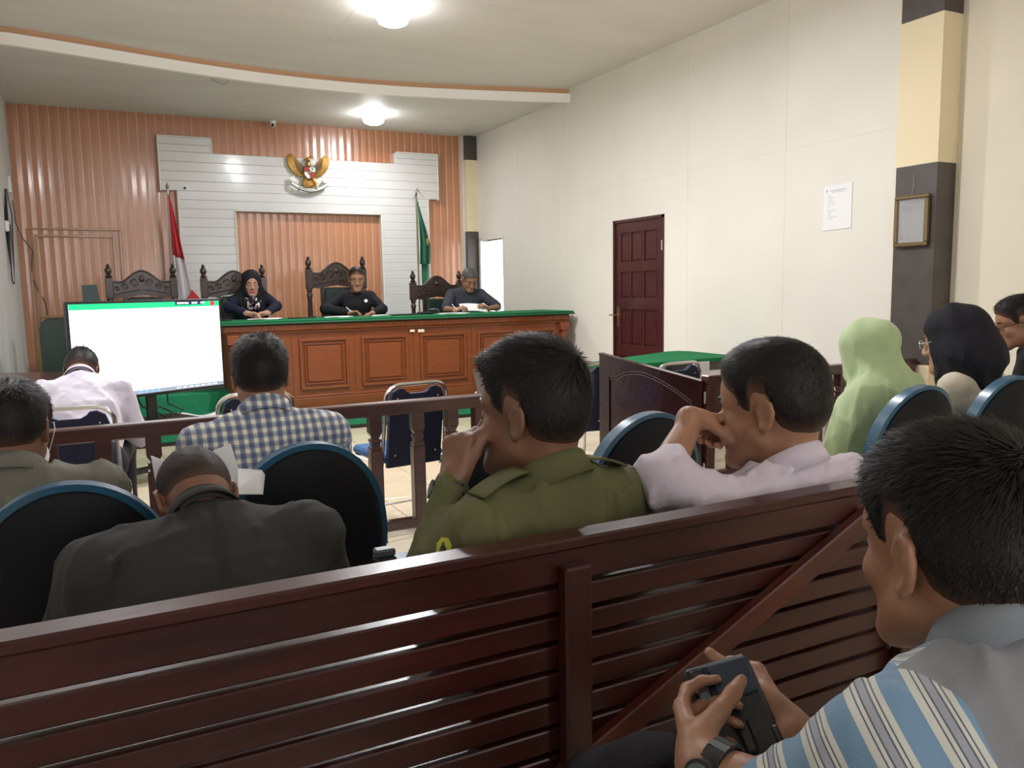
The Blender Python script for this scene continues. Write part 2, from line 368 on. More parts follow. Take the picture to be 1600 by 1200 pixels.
for i in range(6):
    a, c = px[i]+.07, px[i+1]-.07
    if i == 0: a = px[0]+.06
    b = MB(); ring(b, a, c, .38, .90, .028, by-.006, by+.02); ring(b, a+.05, c-.05, .43, .85, .014, by+.002, by+.02)
    b.build('panel_moulding', 'teak', t)
    MB().box(a+.075, c-.075, by+.006, by+.02, .455, .825, .008).build('raised_panel', 'teak', t)
for x in px[1:-1]: MB().box(x-.003, x+.003, by+.012, by+.022, .33, .965).build('joint_bead', 'teak_h', t)
for x in (bx0+.075, bx1-.055):
    b = MB(); b.box(x-.055, x+.055, by-.05, by+.03, .2, .36, .006); b.box(x-.055, x+.055, by-.05, by+.03, .87, .965, .006)
    b.lathe((x, by-.012, 0), [(.030, .36), (.045, .375), (.045, .39), (.026, .41), (.034, .45), (.040, .50), (.028, .56), (.026, .60), (.036, .64), (.040, .70), (.028, .76), (.026, .79), (.044, .82), (.044, .84), (.03, .855), (.03, .87)], 16)
    b.build('column', 'teak', t, True)
MB().box(bx0-.05, bx1+.07, by-.07, 8.83, 1.055, 1.078, .009).build('cloth_edge', 'felt_edge', t)
MB().box(bx0-.04, bx1+.06, by-.06, 8.82, 1.078, 1.094, .007).build('green_top', 'felt_green', t)
tag(MB().box(2.905, 2.955, by-.010, by-.006, .925, .948).build('sticker', 'paper_cream'), 'smaller cream sticker on the bench front, left of the pair', 'sticker')
b = MB(); b.box(2.995, 3.065, by-.010, by-.006, .918, .948)
o = b.build('sticker', 'paper_cream'); tag(o, 'wider cream label strip on the bench front, right of the pair', 'sticker')
b = MB(); [b.box(3.0+.009*i, 3.0+.009*i+.006, by-.0112, by-.010, .936, .940) for i in range(7)]; [b.box(3.0+.009*i, 3.0+.009*i+.005, by-.0112, by-.010, .926, .930) for i in range(7)]
b.build('print', 'ink', o)
# ================================================================== JUDGES' CHAIRS
def carved_chair():
    t = bpy.data.objects.new('judge_chair', None); COL.objects.link(t)
    wd = .31
    for s in (-1, 1):
        x = s*wd
        b = MB(); b.box(x-.034, x+.034, -.034, .034, 0, .40, .006)
        b.lathe((x, 0, 0), [(.03, .40), (.036, .43), (.024, .46), (.028, .52), (.030, .72), (.026, .86), (.036, .90), (.024, .93), (.034, .955), (.03, .97)], 12)
        b.box(x-.037, x+.037, -.037, .037, .97, 1.19, .006)
        b.lathe((x, 0, 0), [(.026, 1.19), (.036, 1.205), (.020, 1.222), (.030, 1.24), (.036, 1.262), (.030, 1.285), (.016, 1.297), (.020, 1.31), (.012, 1.326), (.003, 1.335)], 12)
        loc_build(b, 'post', 'carved_dark', t, True)
    N = 24; top = []
    for i in range(N+1):
        u = i/N; x = -wd+.034+(2*wd-.068)*u
        z = 1.155+.115*math.exp(-((u-.5)/.26)**2)-.02*math.exp(-((u-.16)/.1)**2)-.02*math.exp(-((u-.84)/.1)**2)
        top.append((x, z))
    poly = top+[(wd-.034, .985), (wd-.10, .975), (0, 1.01), (-wd+.10, .975), (-wd+.034, .985)]
    b = MB(); b.prism(poly, -.022, .022, 'XZ'); loc_build(b, 'crest_rail', 'carved_dark', t)
    b = MB()   # carved scrolls standing proud of the crest rail
    for s in (-1, 1):
        for (cx, cz, r0, tn) in ((.07, 1.13, .045, 2.2), (.16, 1.095, .036, 2.0), (.235, 1.075, .026, 1.7)):
            pts = [(s*(cx+r0*(1-k/16)*math.cos(tn*2*PI*k/16)), -.024, cz+r0*(1-k/16)*math.sin(tn*2*PI*k/16)) for k in range(15)]
            b.tube(pts, .006, 5)
        b.tube([(s*.02, -.024, 1.06), (s*.10, -.024, 1.045), (s*.2, -.024, 1.03), (s*.265, -.024, 1.01)], .006, 5)
    b.sph((0, -.022, 1.175), .03, 10, (1, .5, 1.2)); b.tube([p3 for p3 in [(x, -.022, z-.014) for x, z in top]], .007, 5)
    loc_build(b, 'carving', 'carved_dark', t, True)
    for s in (-1, 1): loc_build(MB().box(min(s*.143, s*.187), max(s*.143, s*.187), -.02, .02, .45, 1.0, .004), 'inner_frame', 'carved_dark', t)
    b = MB(); b.box(-.143, .143, -.045, .03, .50, .985, .02); loc_build(b, 'back_pad', 'leather_green', t, True)
    b = MB(); b.box(-.27, .27, -.55, -.03, .38, .47, .02); loc_build(b, 'seat', 'leather_green', t, True)
    for s in (-1, 1):
        b = MB(); b.box(s*.29-.03, s*.29+.03, -.56, -.03, .63, .67, .01); b.box(s*.29-.025, s*.29+.025, -.56, -.50, 0, .63, .006)
        loc_build(b, 'armrest', 'carved_dark', t)
    return t
jc = carved_chair()
lab = ['empty carved dark judge\'s chair behind the television, left end of the row', 'carved dark judge\'s chair behind the woman in the black headscarf', 'tallest carved judge\'s chair, behind the man in the black polo', 'carved dark judge\'s chair beside the green flag, behind the man reading']
for i, (x, y, z, s) in enumerate([(.385, 9.35, .36, 1.0), (1.31, 9.35, .35, 1.0), (2.46, 9.35, .40, 1.03), (3.74, 9.42, .27, 1.0)]):
    o = jc if i == 0 else copy_tree(jc)
    o.location = (x, y, z); o.scale = (s, 1, s); tag(o, lab[i], 'chair', 'carved judges\' chairs')
# plinth below judge chairs already at .40 (chair legs stand on it)
# ================================================================== EMBLEM
t = thing('eagle_emblem', (2.545, 10.86, 2.66), 'gold eagle crest with red and white shield on the white planks', 'emblem')
ex, ez, ey = 2.545, 2.93, 10.85
for s in (-1, 1):
    b = MB(); nF = 9
    for i in range(nF):
        u = i/(nF-1)
        ang = math.radians(68+32*u) if True else 0
        # outer flight feathers fan from vertical to sloping
        root = (.06+.03*u, -.06+.10*u); tip = (.275-.095*u, .21-.02*u+.03*math.sin(u*3)); mid = (.20-.09*u, -.02+.08*u)
        pts = []
        for q in range(7):
            v = q/6; x = (1-v)**2*root[0]+2*v*(1-v)*(mid[0]+.07*(1-u))+v*v*tip[0]; z = (1-v)**2*root[1]+2*v*(1-v)*mid[1]+v*v*tip[1]; pts.append((ex+s*x, ey-.008-.014*u, ez+z))
        b.tube(pts, .014, 6, [.010, .017, .019, .019, .017, .013, .004])
    b.build('wing', 'gold', t, True)
    b = MB()
    for i in range(5):
        u = i/4; b.tube([(ex+s*(.05+.01*i), ey-.03, ez-.02), (ex+s*(.085+.016*i), ey-.035, ez+.05), (ex+s*(.10+.022*i), ey-.03, ez+.12+.012*i)], .012, 6, [.008, .014, .004])
    b.build('inner_wing', 'gold_dark', t, True)
b = MB(); b.sph((ex, ey-.02, ez-.02), .075, 14, (1, .5, 1.25)); b.sph((ex, ey-.025, ez+.10), .036, 12, (1, .7, 1.3)); b.sph((ex-.005, ey-.03, ez+.165), .028, 12)
b.tube([(ex-.02, ey-.03, ez+.168), (ex-.05, ey-.03, ez+.165), (ex-.066, ey-.03, ez+.148)], .01, 6, [.014, .010, .002])
for k in range(4): b.tube([(ex, ey-.03, ez+.185), (ex+.02+.012*k, ey-.03, ez+.21-.006*k), (ex+.045+.012*k, ey-.03, ez+.212-.016*k)], .006, 5, [.007, .007, .002])
b.build('body', 'gold', t, True)
b = MB()
for k in range(-3, 4): b.tube([(ex+k*.008, ey-.02, ez-.09), (ex+k*.017, ey-.022, ez-.15), (ex+k*.024, ey-.02, ez-.20+.004*abs(k))], .012, 6, [.008, .014, .008])
for k in range(-3, 4): b.tube([(ex+k*.02, ey-.025, ez-.225), (ex+k*.028, ey-.025, ez-.265+.005*abs(k))], .012, 6, [.012, .008])
b.build('tail', 'gold', t, True)
for s in (-1, 1):
    b = MB(); b.tube([(ex+s*.05, ey-.03, ez-.09), (ex+s*.08, ey-.035, ez-.14), (ex+s*.075, ey-.045, ez-.185)], .02, 8, [.026, .022, .012])
    for k in (-1, 0, 1): b.tube([(ex+s*.075, ey-.045, ez-.185), (ex+s*(.075+.02*k), ey-.06, ez-.215)], .006, 5)
    b.build('leg', 'gold', t, True)
def shield(x0, x1, z0, z1, m, dy=0, clip=True):
    """a patch of the heart-shaped shield, clipped to its outline"""
    def hw(z):  # half-width at height z (-.09 .. .065)
        v = (z+.095)/.16; return .078*math.sqrt(max(0, min(1, 1-(1-min(1, v*1.15))**2)))
    rows = 8; L = []; Rr = []
    for i in range(rows+1):
        z = z0+(z1-z0)*i/rows; h = hw(z); a = max(x0, -h); c = min(x1, h)
        if c > a: L.append((ex+a, ez+z)); Rr.append((ex+c, ez+z))
    return MB().prism(L+Rr[::-1], ey-.065-dy, ey-.05, 'XZ')
shd = shield(-.085, .085, -.095, .068, 'enamel_black').build('shield', 'enamel_black', t)
shield(-.072, -.003, .002, .058, 0, .004).build('shield_field', 'enamel_red', shd)
shield(.003, .072, .002, .058, 0, .004).build('shield_field', 'enamel_white', shd)
shield(-.070, -.003, -.086, -.003, 0, .004).build('shield_field', 'enamel_white', shd)
shield(.003, .070, -.086, -.003, 0, .004).build('shield_field', 'enamel_red', shd)
MB().prism([(ex+.027*math.cos(k*PI/3+PI/6), ez-.008+.03*math.sin(k*PI/3+PI/6)) for k in range(6)], ey-.078, ey-.06, 'XZ').build('shield_centre', 'enamel_black', shd)
MB().prism([(ex+(.010 if k % 2 else .022)*math.cos(k*PI/5+PI/2), ez-.008+(.010 if k % 2 else .022)*math.sin(k*PI/5+PI/2)) for k in range(10)], ey-.081, ey-.07, 'XZ').build('star', 'gold', shd)
b = MB(); b.sph((ex+.038, ey-.07, ez+.038), .018, 10, (1, .3, .7)); b.box(ex+.035, ex+.041, ey-.073, ey-.066, ez+.010, ez+.03); b.build('tree', 'enamel_green', shd)
N = 20; g1 = []
def rib(u): return (ex+(-.235+.47*u), ez-.235+.085*abs(2*u-1)**2.0)
b = MB(); poly = [rib(i/N) for i in range(N+1)]; b.prism([(x, z+.022) for x, z in poly]+[(x, z-.016) for x, z in poly[::-1]], ey-.058, ey-.04, 'XZ')
for s in (-1, 1): b.prism([(ex+s*.235, ez-.145), (ex+s*.25, ez-.08), (ex+s*.21, ez-.055), (ex+s*.165, ez-.12)], ey-.045, ey-.03, 'XZ')
rb = b.build('ribbon', 'enamel_white', t)
b = MB(); b.prism([(x, z-.016) for x, z in poly]+[(x, z-.026) for x, z in poly[::-1]], ey-.062, ey-.04, 'XZ'); b.prism([(x, z+.027) for x, z in poly]+[(x, z+.022) for x, z in poly[::-1]], ey-.060, ey-.04, 'XZ'); b.build('ribbon_edge', 'enamel_black', rb)
def text(body, size, m, parent, M, ext=.001, name='lettering'):
    c = bpy.data.curves.new(name, 'FONT'); c.body = body; c.size = size; c.extrude = ext; c.align_x = 'CENTER'; c.align_y = 'CENTER'; c.resolution_u = 2
    o = bpy.data.objects.new(name, c); COL.objects.link(o); dg = bpy.context.evaluated_depsgraph_get(); me = bpy.data.meshes.new_from_object(o.evaluated_get(dg))
    bpy.data.objects.remove(o); me.materials.clear(); me.materials.append(_M[m]); me.transform(M)
    q = bpy.data.objects.new(name, me); COL.objects.link(q)
    if parent is not None: q.parent = parent; q.location = -world_loc(parent)
    return q
FACE = Matrix.Rotation(PI/2, 4, 'X')
for wd_, u in (('BHINNEKA', .30), ('TUNGGAL', .50), ('IKA', .675)):
    x, z = rib(u); sl = (rib(u+.02)[1]-rib(u-.02)[1])/(rib(u+.02)[0]-rib(u-.02)[0])
    text(wd_, .023, 'enamel_black', rb, Matrix.Translation((x, ey-.060, z+.003)) @ Matrix.Rotation(-math.atan(sl), 4, 'Y') @ FACE)
# ================================================================== CAMERA ON THE CEILING EDGE
t = thing('security_camera', (2.12, 10.90, 3.55), 'small white dome security camera under the ceiling above the eagle', 'camera')
MB().lathe((2.12, 10.88, 3.53), [(.04, 0), (.045, .015), (.045, .03)], 14).build('base', 'trim_white', t, True)
MB().sph((2.12, 10.88, 3.515), .035, 14).build('housing', 'trim_white', t, True)
MB().cyl((2.115, 10.855, 3.508), (2.108, 10.83, 3.497), .02, .018, 12).build('lens', 'enamel_black', t, True)
# ================================================================== FLAGS
def flag(name, px_, py_, ztop, label, cols, wd, zbot, lean, gold=False):
    t = thing(name, (px_, py_, .4), label, 'flag')
    MB().cyl((px_, py_, .43), (px_, py_, ztop), .013).build('pole', 'steel' if not gold else 'brass', t, True)
    MB().lathe((px_, py_, .4), [(.14, 0), (.14, .02), (.05, .04), (.03, .10)], 16).build('base', 'brass', t, True)
    MB().lathe((px_, py_, ztop), [(.004, 0), (.016, .01), (.02, .03), (.010, .055), (.002, .08)], 10).build('finial', 'brass', t, True)
    # cloth hanging in folds
    rowsN, colsN = 30, 26
    zt = ztop-.06
    def P(i, j):
        v = i/rowsN; u = j/colsN
        z = zt-(zt-zbot)*v
        w_ = .02+(wd-.02)*min(1, v*1.5+.02)**.8
        x = px_+lean*w_*u*(.75+.25*math.sin(v*2))
        y = py_-.03-.035*math.sin(u*13+v*2)*min(1, v*3)-.02*u
        return (x+.012*math.sin(u*9+2*v), y, z-.10*u*(1-v))
    G = [[P(i, j) for j in range(colsN+1)] for i in range(rowsN+1)]
    last = 0
    for (m_, frac, nm) in cols:
        n = int(rowsN*frac); b = MB(); b.sheet(G[last:n+1]); o = b.build(nm, m_, t, True, solid=.004); last = n
    return t
fr = flag('indonesian_flag', .79, 10.6, 2.62, 'red and white national flag hanging on a pole left of the white arch', [('flag_red', .40, 'red_field'), ('flag_white', 1.0, 'white_field')], .26, .75, .8)
for o in [fr]: o.name = 'national_flag'
tag(MB().prism([(.98, 1.42), (1.075, 1.30), (.985, 1.24), (.90, 1.25)], 10.50, 10.512, 'XZ').build('pennant', 'flag_red'), 'small red pennant behind the empty carved chair', 'pennant')
fg = flag('green_flag', 3.93, 10.55, 2.64, 'green court flag with gold fringe on a pole beside the right chair', [('flag_green', 1.0, 'green_field')], .27, 1.72, .6, True)
b = MB(); b.sph((4.05, 10.48, 2.02), .04, 12, (.5, .15, 1.3)); b.build('gold_emblem', 'flag_gold', fg, True)
b = MB(); b.tube([(3.86, 10.50, 2.56), (3.93, 10.52, 2.73), (4.02, 10.50, 2.62)], .014, 6, [.004, .018, .004]); b.build('spearhead', 'steel', fg, True)
MB().sheet([[(3.98+.10*u+.02*math.sin(u*9), 10.56-.02*math.sin(u*12), 1.72-1.2*v) for u in [k/10 for k in range(11)]] for v in [q/6 for q in range(7)]]).build('lower_cloth', 'flag_green', fg, True, solid=.004)
# small hook beside the national flag
tag(MB().sph((1.01, 10.86, 2.67), .016, 10).cyl((1.01, 10.88, 2.67), (1.01, 10.84, 2.67), .006).build('wall_hook', 'enamel_black', smooth=True), 'tiny black knob on the white planks above the national flag', 'hook')
# ================================================================== THINGS ON THE LEFT WALL
t = thing('umbrella', (-.80, 9.75, 1.5), 'closed dark umbrella hanging from a white clip on the left wall', 'umbrella')
MB().tube([(-.80, 9.80, 2.47), (-.795, 9.78, 2.2), (-.80, 9.76, 1.9), (-.80, 9.72, 1.50)], .03, 8, [.012, .035, .028, .010]).build('canopy', 'enamel_black', t, True)
MB().tube([(-.79, 9.70, 2.1), (-.79, 9.62, 1.8), (-.79, 9.56, 1.52)], .014, 8).build('strap', 'enamel_black', t, True)
tag(MB().box(-.83, -.79, 9.66, 9.86, 2.03, 2.14, .01).build('wall_clip', 'trim_white'), 'white plastic clip block on the left wall', 'clip')
tag(MB().box(-.83, -.80, 10.42, 10.50, 2.50, 2.68, .008).build('wall_socket', 'paper'), 'small white switch box high on the left wall', 'switch')
t = tag(MB().tube([(-.82, 10.75, 2.45), (-.81, 10.7, 2.2), (-.77, 10.85, 2.05), (-.68, 10.93, 1.9), (-.72, 10.95, 1.6), (-.60, 10.955, 1.3), (-.55, 10.95, .8), (-.5, 10.95, .45)], .006, 6).build('power_cable', 'cable_brown', smooth=True), 'thin brown cable trailing down the left corner of the back wall', 'cable')
# ================================================================== PAPERS ON THE RIGHT WALL
def lines(b, x, y0, y1, z1, n, dz, seed, x_off=-.001, h=.004):
    r = random.Random(seed)
    for i in range(n):
        z = z1-i*dz; e = y1-(y1-y0)*r.uniform(.05, .5); b.box(x+x_off, x, e, y1, z-h, z)
o = MB().prism([(4.238, 1.775), (4.500, 1.768), (4.498, 2.100), (4.236, 2.112)], 4.995, 4.998, 'YZ').build('wall_notice', 'paper'); tag(o, 'white printed notice taped to the right wall left of the dark pillar', 'notice')
b = MB(); lines(b, 4.9948, 4.27, 4.455, 2.03, 12, .016, 3); b.box(4.9938, 4.9948, 4.29, 4.44, 2.062, 2.068); b.box(4.9938, 4.9948, 4.31, 4.42, 2.05, 2.055); b.box(4.9938, 4.9948, 4.46, 4.475, 2.055, 2.075)
b.build('print', 'ink_light', o)
t = thing('picture_frame', (4.97, 3.71, 1.6), 'ornate dark framed certificate hanging on the dark pillar', 'picture')
y0, y1, z0, z1 = 3.585, 3.842, 1.61, 1.955
b = MB()
for (a, c, d, e) in [(y0, y1, z0, z0+.026), (y0, y1, z1-.026, z1), (y0, y0+.026, z0+.026, z1-.026), (y1-.026, y1, z0+.026, z1-.026)]: b.box(4.948, 4.984, a, c, d, e, .006)
b.build('frame', 'gold_dark', t)
pp = MB().box(4.968, 4.975, y0+.026, y1-.026, z0+.026, z1-.026).build('certificate', 'paper', t)
b = MB(); lines(b, 4.968, 3.635, 3.79, 1.885, 4, .012, 5, h=.003); lines(b, 4.968, 3.64, 3.80, 1.68, 2, .014, 8, h=.003); b.box(4.967, 4.968, 3.66, 3.77, 1.903, 1.908); b.build('print', 'ink_light', pp)
MB().tube([(4.965, 3.72, 1.955), (4.982, 3.72, 2.02), (4.982, 3.72, 2.10)], .0015, 5).build('hanging_wire', 'steel', t)
MB().box(4.958, 4.960, y0+.024, y1-.024, z0+.024, z1-.024).build('glass', (lambda: (mat('pane_glass', (.9,.9,.9), .05), _M['pane_glass'].node_tree.nodes['Principled BSDF'].inputs['Transmission Weight'].__setattr__('default_value', .96), _M['pane_glass'])[2])(), t)
# ================================================================== TELEVISION ON TROLLEY
TL_, TR_ = np.array([-.21, 6.07]), np.array([.80, 6.57])
dv = _n(TR_-TL_); ang = math.atan2(dv[1], dv[0]); Ltv = float(np.linalg.norm(TR_-TL_))
t = thing('television', (float((TL_+TR_)[0]/2), float((TL_+TR_)[1]/2), 0), 'large flat television on a black stand showing a white document with a green bar', 'television')
t.rotation_euler = (0, 0, ang)
hw = Ltv/2+.012; z0, z1 = .645, 1.335
loc_build(MB().box(-hw, hw, 0, .035, z0, z1, .006), 'casing', 'black_plastic', t)
loc_build(MB().box(-.3, .3, .035, .075, .75, 1.15, .01), 'rear_housing', 'black_plastic', t)
s = loc_build(MB().box(-hw+.018, hw-.014, -.003, 0, z0+.022, z1-.018), 'screen', 'screen_white', t)
loc_build(MB().box(-hw+.018, hw-.014, -.0045, -.003, z1-.058, z1-.018), 'green_bar', 'screen_green', s)
loc_build(MB().box(.20, .42, -.006, -.0045, z1-.042, z1-.017, .0), 'tab', 'screen_dark', s)
b = MB(); xx = .215
for wv in (.055, .03, 0, .045, 0, .012, .012):
    if wv: b.box(xx, xx+wv, -.0072, -.006, z1-.035, z1-.024)
    xx += (wv or .015)+.006
loc_build(b, 'tab_print', 'screen_white', s)
loc_build(MB().cyl((.505, -.0045, z1-.036), (.505, -.006, z1-.036), .019, n=16), 'close_button', 'screen_red', s)
loc_build(MB().box(-hw+.018, hw-.014, -.0045, -.003, z0+.022, z0+.05), 'task_bar', 'screen_grey', s)
b = MB()
for k in range(4): b.box(-.12+.045*k, -.095+.045*k, -.006, -.0045, z0+.028, z0+.046)
loc_build(b, 'task_icon', 'screen_blue', s)
b = MB()
for k in range(7): b.box(.17+.05*k, .205+.05*k, -.006, -.0045, z0+.033, z0+.040)
loc_build(b, 'status_print', 'screen_white', s)
loc_build(MB().box(-.035, .035, .04, .08, .05, .9, .006), 'pole', 'black_plastic', t)
loc_build(MB().box(-.42, .42, .03, .09, .08, .12, .006).box(-.40, -.35, -.25, .35, .04, .08, .004).box(.35, .40, -.25, .35, .04, .08, .004), 'base', 'black_plastic', t)
loc_build(MB().box(-.28, .28, -.12, .25, .44, .46, .004), 'shelf', 'black_plastic', t)
b = MB()
for sx in (-.375, .375):
    for sy in (-.22, .32): b.cyl((sx-.012, sy, .022), (sx+.012, sy, .022), .022)
loc_build(b, 'caster', 'black_plastic', t, True)
b = MB()
for k in range(3): b.tube([(-.1+.12*k, .08, .66), (-.05+.1*k, .10, .56), (.05+.1*k, .06, .50), (.1+.05*k, .05, .47)], .006, 6)
loc_build(b, 'cable', 'cable', t, True)
# papers on the carpeted platform
for k, (a, dz, lb) in enumerate([(.1, 0, 'lower sheaf of papers lying on the green platform under the television'), (-.12, .018, 'curled upper sheaf of papers lying on the green platform under the television')]):
    G = [[(.53+.36*u*math.cos(a)-.22*v*math.sin(a), 7.90+.36*u*math.sin(a)+.22*v*math.cos(a), .212+dz+.02*math.sin(u*6+k)*v) for v in [q/5 for q in range(6)]] for u in [q/8 for q in range(9)]]
    o = MB().sheet(G).build('paper_sheaf', 'paper', smooth=True, solid=.014); tag(o, lb, 'papers')
# ================================================================== CLERK'S DESK, BLACK OFFICE CHAIR, SPEAKER
t = thing('clerk_desk', (-.25, 7.0, 0), 'dark rounded wooden desk against the left wall beside the television', 'desk')
poly = [(XL+.02, 6.55)]+[(-.05+.16*math.sin(a), 6.72-.16*math.cos(a)) for a in [k*PI/16 for k in range(9)]]+[(.11, 7.15), (XL+.02, 7.55)]
MB().prism(poly, .73, .77, 'XY').build('top', 'rail_wood', t); MB().prism([(p[0]*.94, p[1]+.03) for p in poly], .60, .73, 'XY').build('apron', 'rail_wood', t)
for (x, y) in ((XL+.08, 6.65), (.0, 6.75), (.02, 7.1), (XL+.08, 7.4)): MB().box(x-.03, x+.03, y-.03, y+.03, 0, .61, .004).build('leg', 'rail_wood', t)
t = thing('office_chair', (-.30, 8.0, .2), 'dark green padded office chair half hidden behind the television', 'chair')
b = MB(); b.prism([(-.50, .72), (-.50, 1.10), (-.485, 1.15), (-.45, 1.175), (-.40, 1.185), (-.10, 1.185), (-.04, 1.16), (-.02, 1.10), (-.02, .72)], 7.97, 8.04, 'XZ'); b.build('backrest', 'leather_green', t, True)
MB().box(-.5, -.02, 7.55, 7.98, .60, .68, .02).build('seat', 'leather_green', t, True); MB().cyl((-.26, 7.8, .28), (-.26, 7.8, .62), .03).build('column', 'chrome', t, True)
b = MB(); [b.tube([(-.26, 7.8, .26), (-.26+.25*math.cos(a), 7.8+.2*math.sin(a), .225)], .018, 6) for a in [k*2*PI/5 for k in range(5)]]; b.build('foot_star', 'black_plastic', t, True)
MB().tube([(-.51, 7.96, .72), (-.51, 7.955, 1.12), (-.48, 7.955, 1.19), (-.41, 7.955, 1.20), (-.1, 7.955, 1.20)], .010, 8).build('rim', 'gold_dark', t, True)
t = thing('speaker_box', (-.09, 8.75, .4), 'dark grey boxy loudspeaker left of the empty carved chair', 'speaker')
b = MB(); b.prism([(-.165, 1.18), (-.165, 1.47), (-.035, 1.475), (-.005, 1.18)], 8.70, 8.85, 'XZ'); b.build('cabinet', 'dark_green_plastic', t)
MB().cyl((-.10, 8.698, 1.26), (-.10, 8.69, 1.26), .045, n=18).build('cone', 'enamel_black', t, True); MB().box(-.15, -.03, 8.705, 8.84, .4, 1.18, .004).build('stand', 'black_plastic', t)
# ================================================================== RAILING WITH BALUSTERS
RY = 3.66
def railing(x0, x1, balx, label):
    t = thing('railing', ((x0+x1)/2, RY, 0), label, 'railing')
    MB().box(x0, x1, RY-.035, RY+.035, .782, .845, .006).build('top_rail', 'rail_wood', t)
    MB().box(x0, x1, RY-.025, RY+.025, .21, .26, .005).build('bottom_rail', 'rail_wood', t)
    for x in balx:
        b = MB(); w_ = .030
        b.box(x-w_, x+w_, RY-w_, RY+w_, .70, .785, .003)
        b.prism([(x-w_, .70), (x+w_, .70), (x+.014, .672), (x-.014, .672)], RY-.02, RY+.02, 'XZ')
        b.box(x-.026, x+.026, RY-.026, RY+.026, .655, .672, .003); b.box(x-.020, x+.020, RY-.020, RY+.020, .635, .655)
        b.box(x-.028, x+.028, RY-.028, RY+.028, .618, .635, .003)
        b.box(x-w_, x+w_, RY-w_, RY+w_, .255, .618, .005)
        b.build('baluster', 'rail_wood', t)
    return t
t = railing(-.82, 1.69, [-.62, -.42, -.23, -.04, .15, .35, .53, .72, .92, 1.115, 1.33, 1.51], 'mahogany railing with square turned balusters across the left of the room')
for x in (-.79, 1.66): MB().box(x-.03, x+.03, RY-.03, RY+.03, 0, .80, .004).build('post', 'rail_wood', t)
t = railing(3.13, 4.97, [3.35, 3.58, 3.80, 4.03, 4.26, 4.5, 4.74], 'short mahogany railing joining the open gate to the right wall')
for x in (3.16, 4.93): MB().box(x-.03, x+.03, RY-.03, RY+.03, 0, .80, .004).build('post', 'rail_wood', t)
# swing gate leaves standing open
def gate(hx, hy, L, a, z_h, z_f, label):
    t = thing('swing_gate', (hx, hy, 0), label, 'gate'); t.rotation_euler = (0, 0, a)
    loc_build(MB().prism([(0, .12), (L, .12), (L, z_f), (0, z_h)], -.016, .016, 'XZ'), 'leaf', 'gate_wood', t)
    for s in (-1, 1):
        y0_, y1_ = (s*.016, s*.028) if s > 0 else (s*.028, s*.016)
        loc_build(MB().prism([(L-.085, .14), (L-.07, .14), (L-.07, z_f-.135), (L-.085, z_f-.135)], y0_, y1_, 'XZ'), 'bead', 'gate_wood', t)
        b = MB()
        for dz in (0, -.016):
            pts = []
            for k in range(19):
                u = k/18; x = L-.075-u*(L-.14)
                z = z_f-.135+dz+.045*math.sin(min(1, u/.45)*PI*.5)*(1 if u > .0 else 0)-.018*math.sin(min(1, u/.18)*PI)-.16*max(0, (u-.35)/.65)**1.6
                pts.append((x, s*.018, z))
            b.tube(pts, .006, 6)
        loc_build(b, 'arch_moulding', 'gate_wood', t, True)
    loc_build(MB().prism([(0, z_h), (L, z_f), (L, z_f+.012), (0, z_h+.012)], -.024, .024, 'XZ'), 'cap', 'gate_wood', t)
    for z in (.25, .68): loc_build(MB().cyl((-.01, 0, z), (-.01, 0, z+.07), .009), 'hinge', 'steel', t, True)
    return t
gate(3.12, 3.66, .75, math.atan2(4.35-3.66, 2.87-3.12), .80, .935, 'dark glossy wooden gate leaf with curved moulding, swung open beside the lilac shirt man')
gate(1.705, 3.68, .55, math.atan2(4.2-3.68, 1.90-1.705), .80, .90, 'dark wooden gate leaf seen edge-on beside the olive shirt man\'s face')
# ================================================================== GREEN-TOPPED TABLE (right)
t = thing('side_table', (4.1, 5.5, 0), 'long table with a green felt top in front of the maroon door', 'table')
poly = [(3.42, 5.19), (3.36, 5.33), (3.42, 5.46), (3.56, 5.50), (4.62, 5.93), (4.74, 5.93), (4.80, 5.83), (4.80, 5.25), (4.72, 5.17), (3.55, 5.12)]
MB().prism(poly, .735, .765, 'XY').build('felt_top', 'felt_green', t, True); MB().prism([(4.1+(p[0]-4.1)*.93, 5.45+(p[1]-5.45)*.86) for p in poly], .56, .735, 'XY').build('apron', 'pillar_dark', t)
for (x, y) in ((3.6, 5.26), (4.65, 5.28), (3.7, 5.42), (4.62, 5.75)): MB().box(x-.03, x+.03, y-.03, y+.03, 0, .57, .004).build('leg', 'pillar_dark', t)
tag(MB().box(3.62, 3.76, 4.35, 4.36, .76, .84).build('white_card', 'paper'), 'small white card standing behind the lilac shirt man\'s forehead', 'card')
t = thing('defendant_table', (4.05, 4.5, 0), 'low dark wooden table behind the lilac shirt man', 'table')
MB().box(3.45, 4.8, 4.22, 4.62, .70, .74, .006).build('top', 'rail_wood', t)
MB().box(3.5, 4.75, 4.28, 4.31, .45, .70).build('apron', 'rail_wood', t)
for (x, y) in ((3.5, 4.27), (4.75, 4.27), (3.5, 4.57), (4.75, 4.57)): MB().box(x-.025, x+.025, y-.025, y+.025, 0, .70, .004).build('leg', 'rail_wood', t)
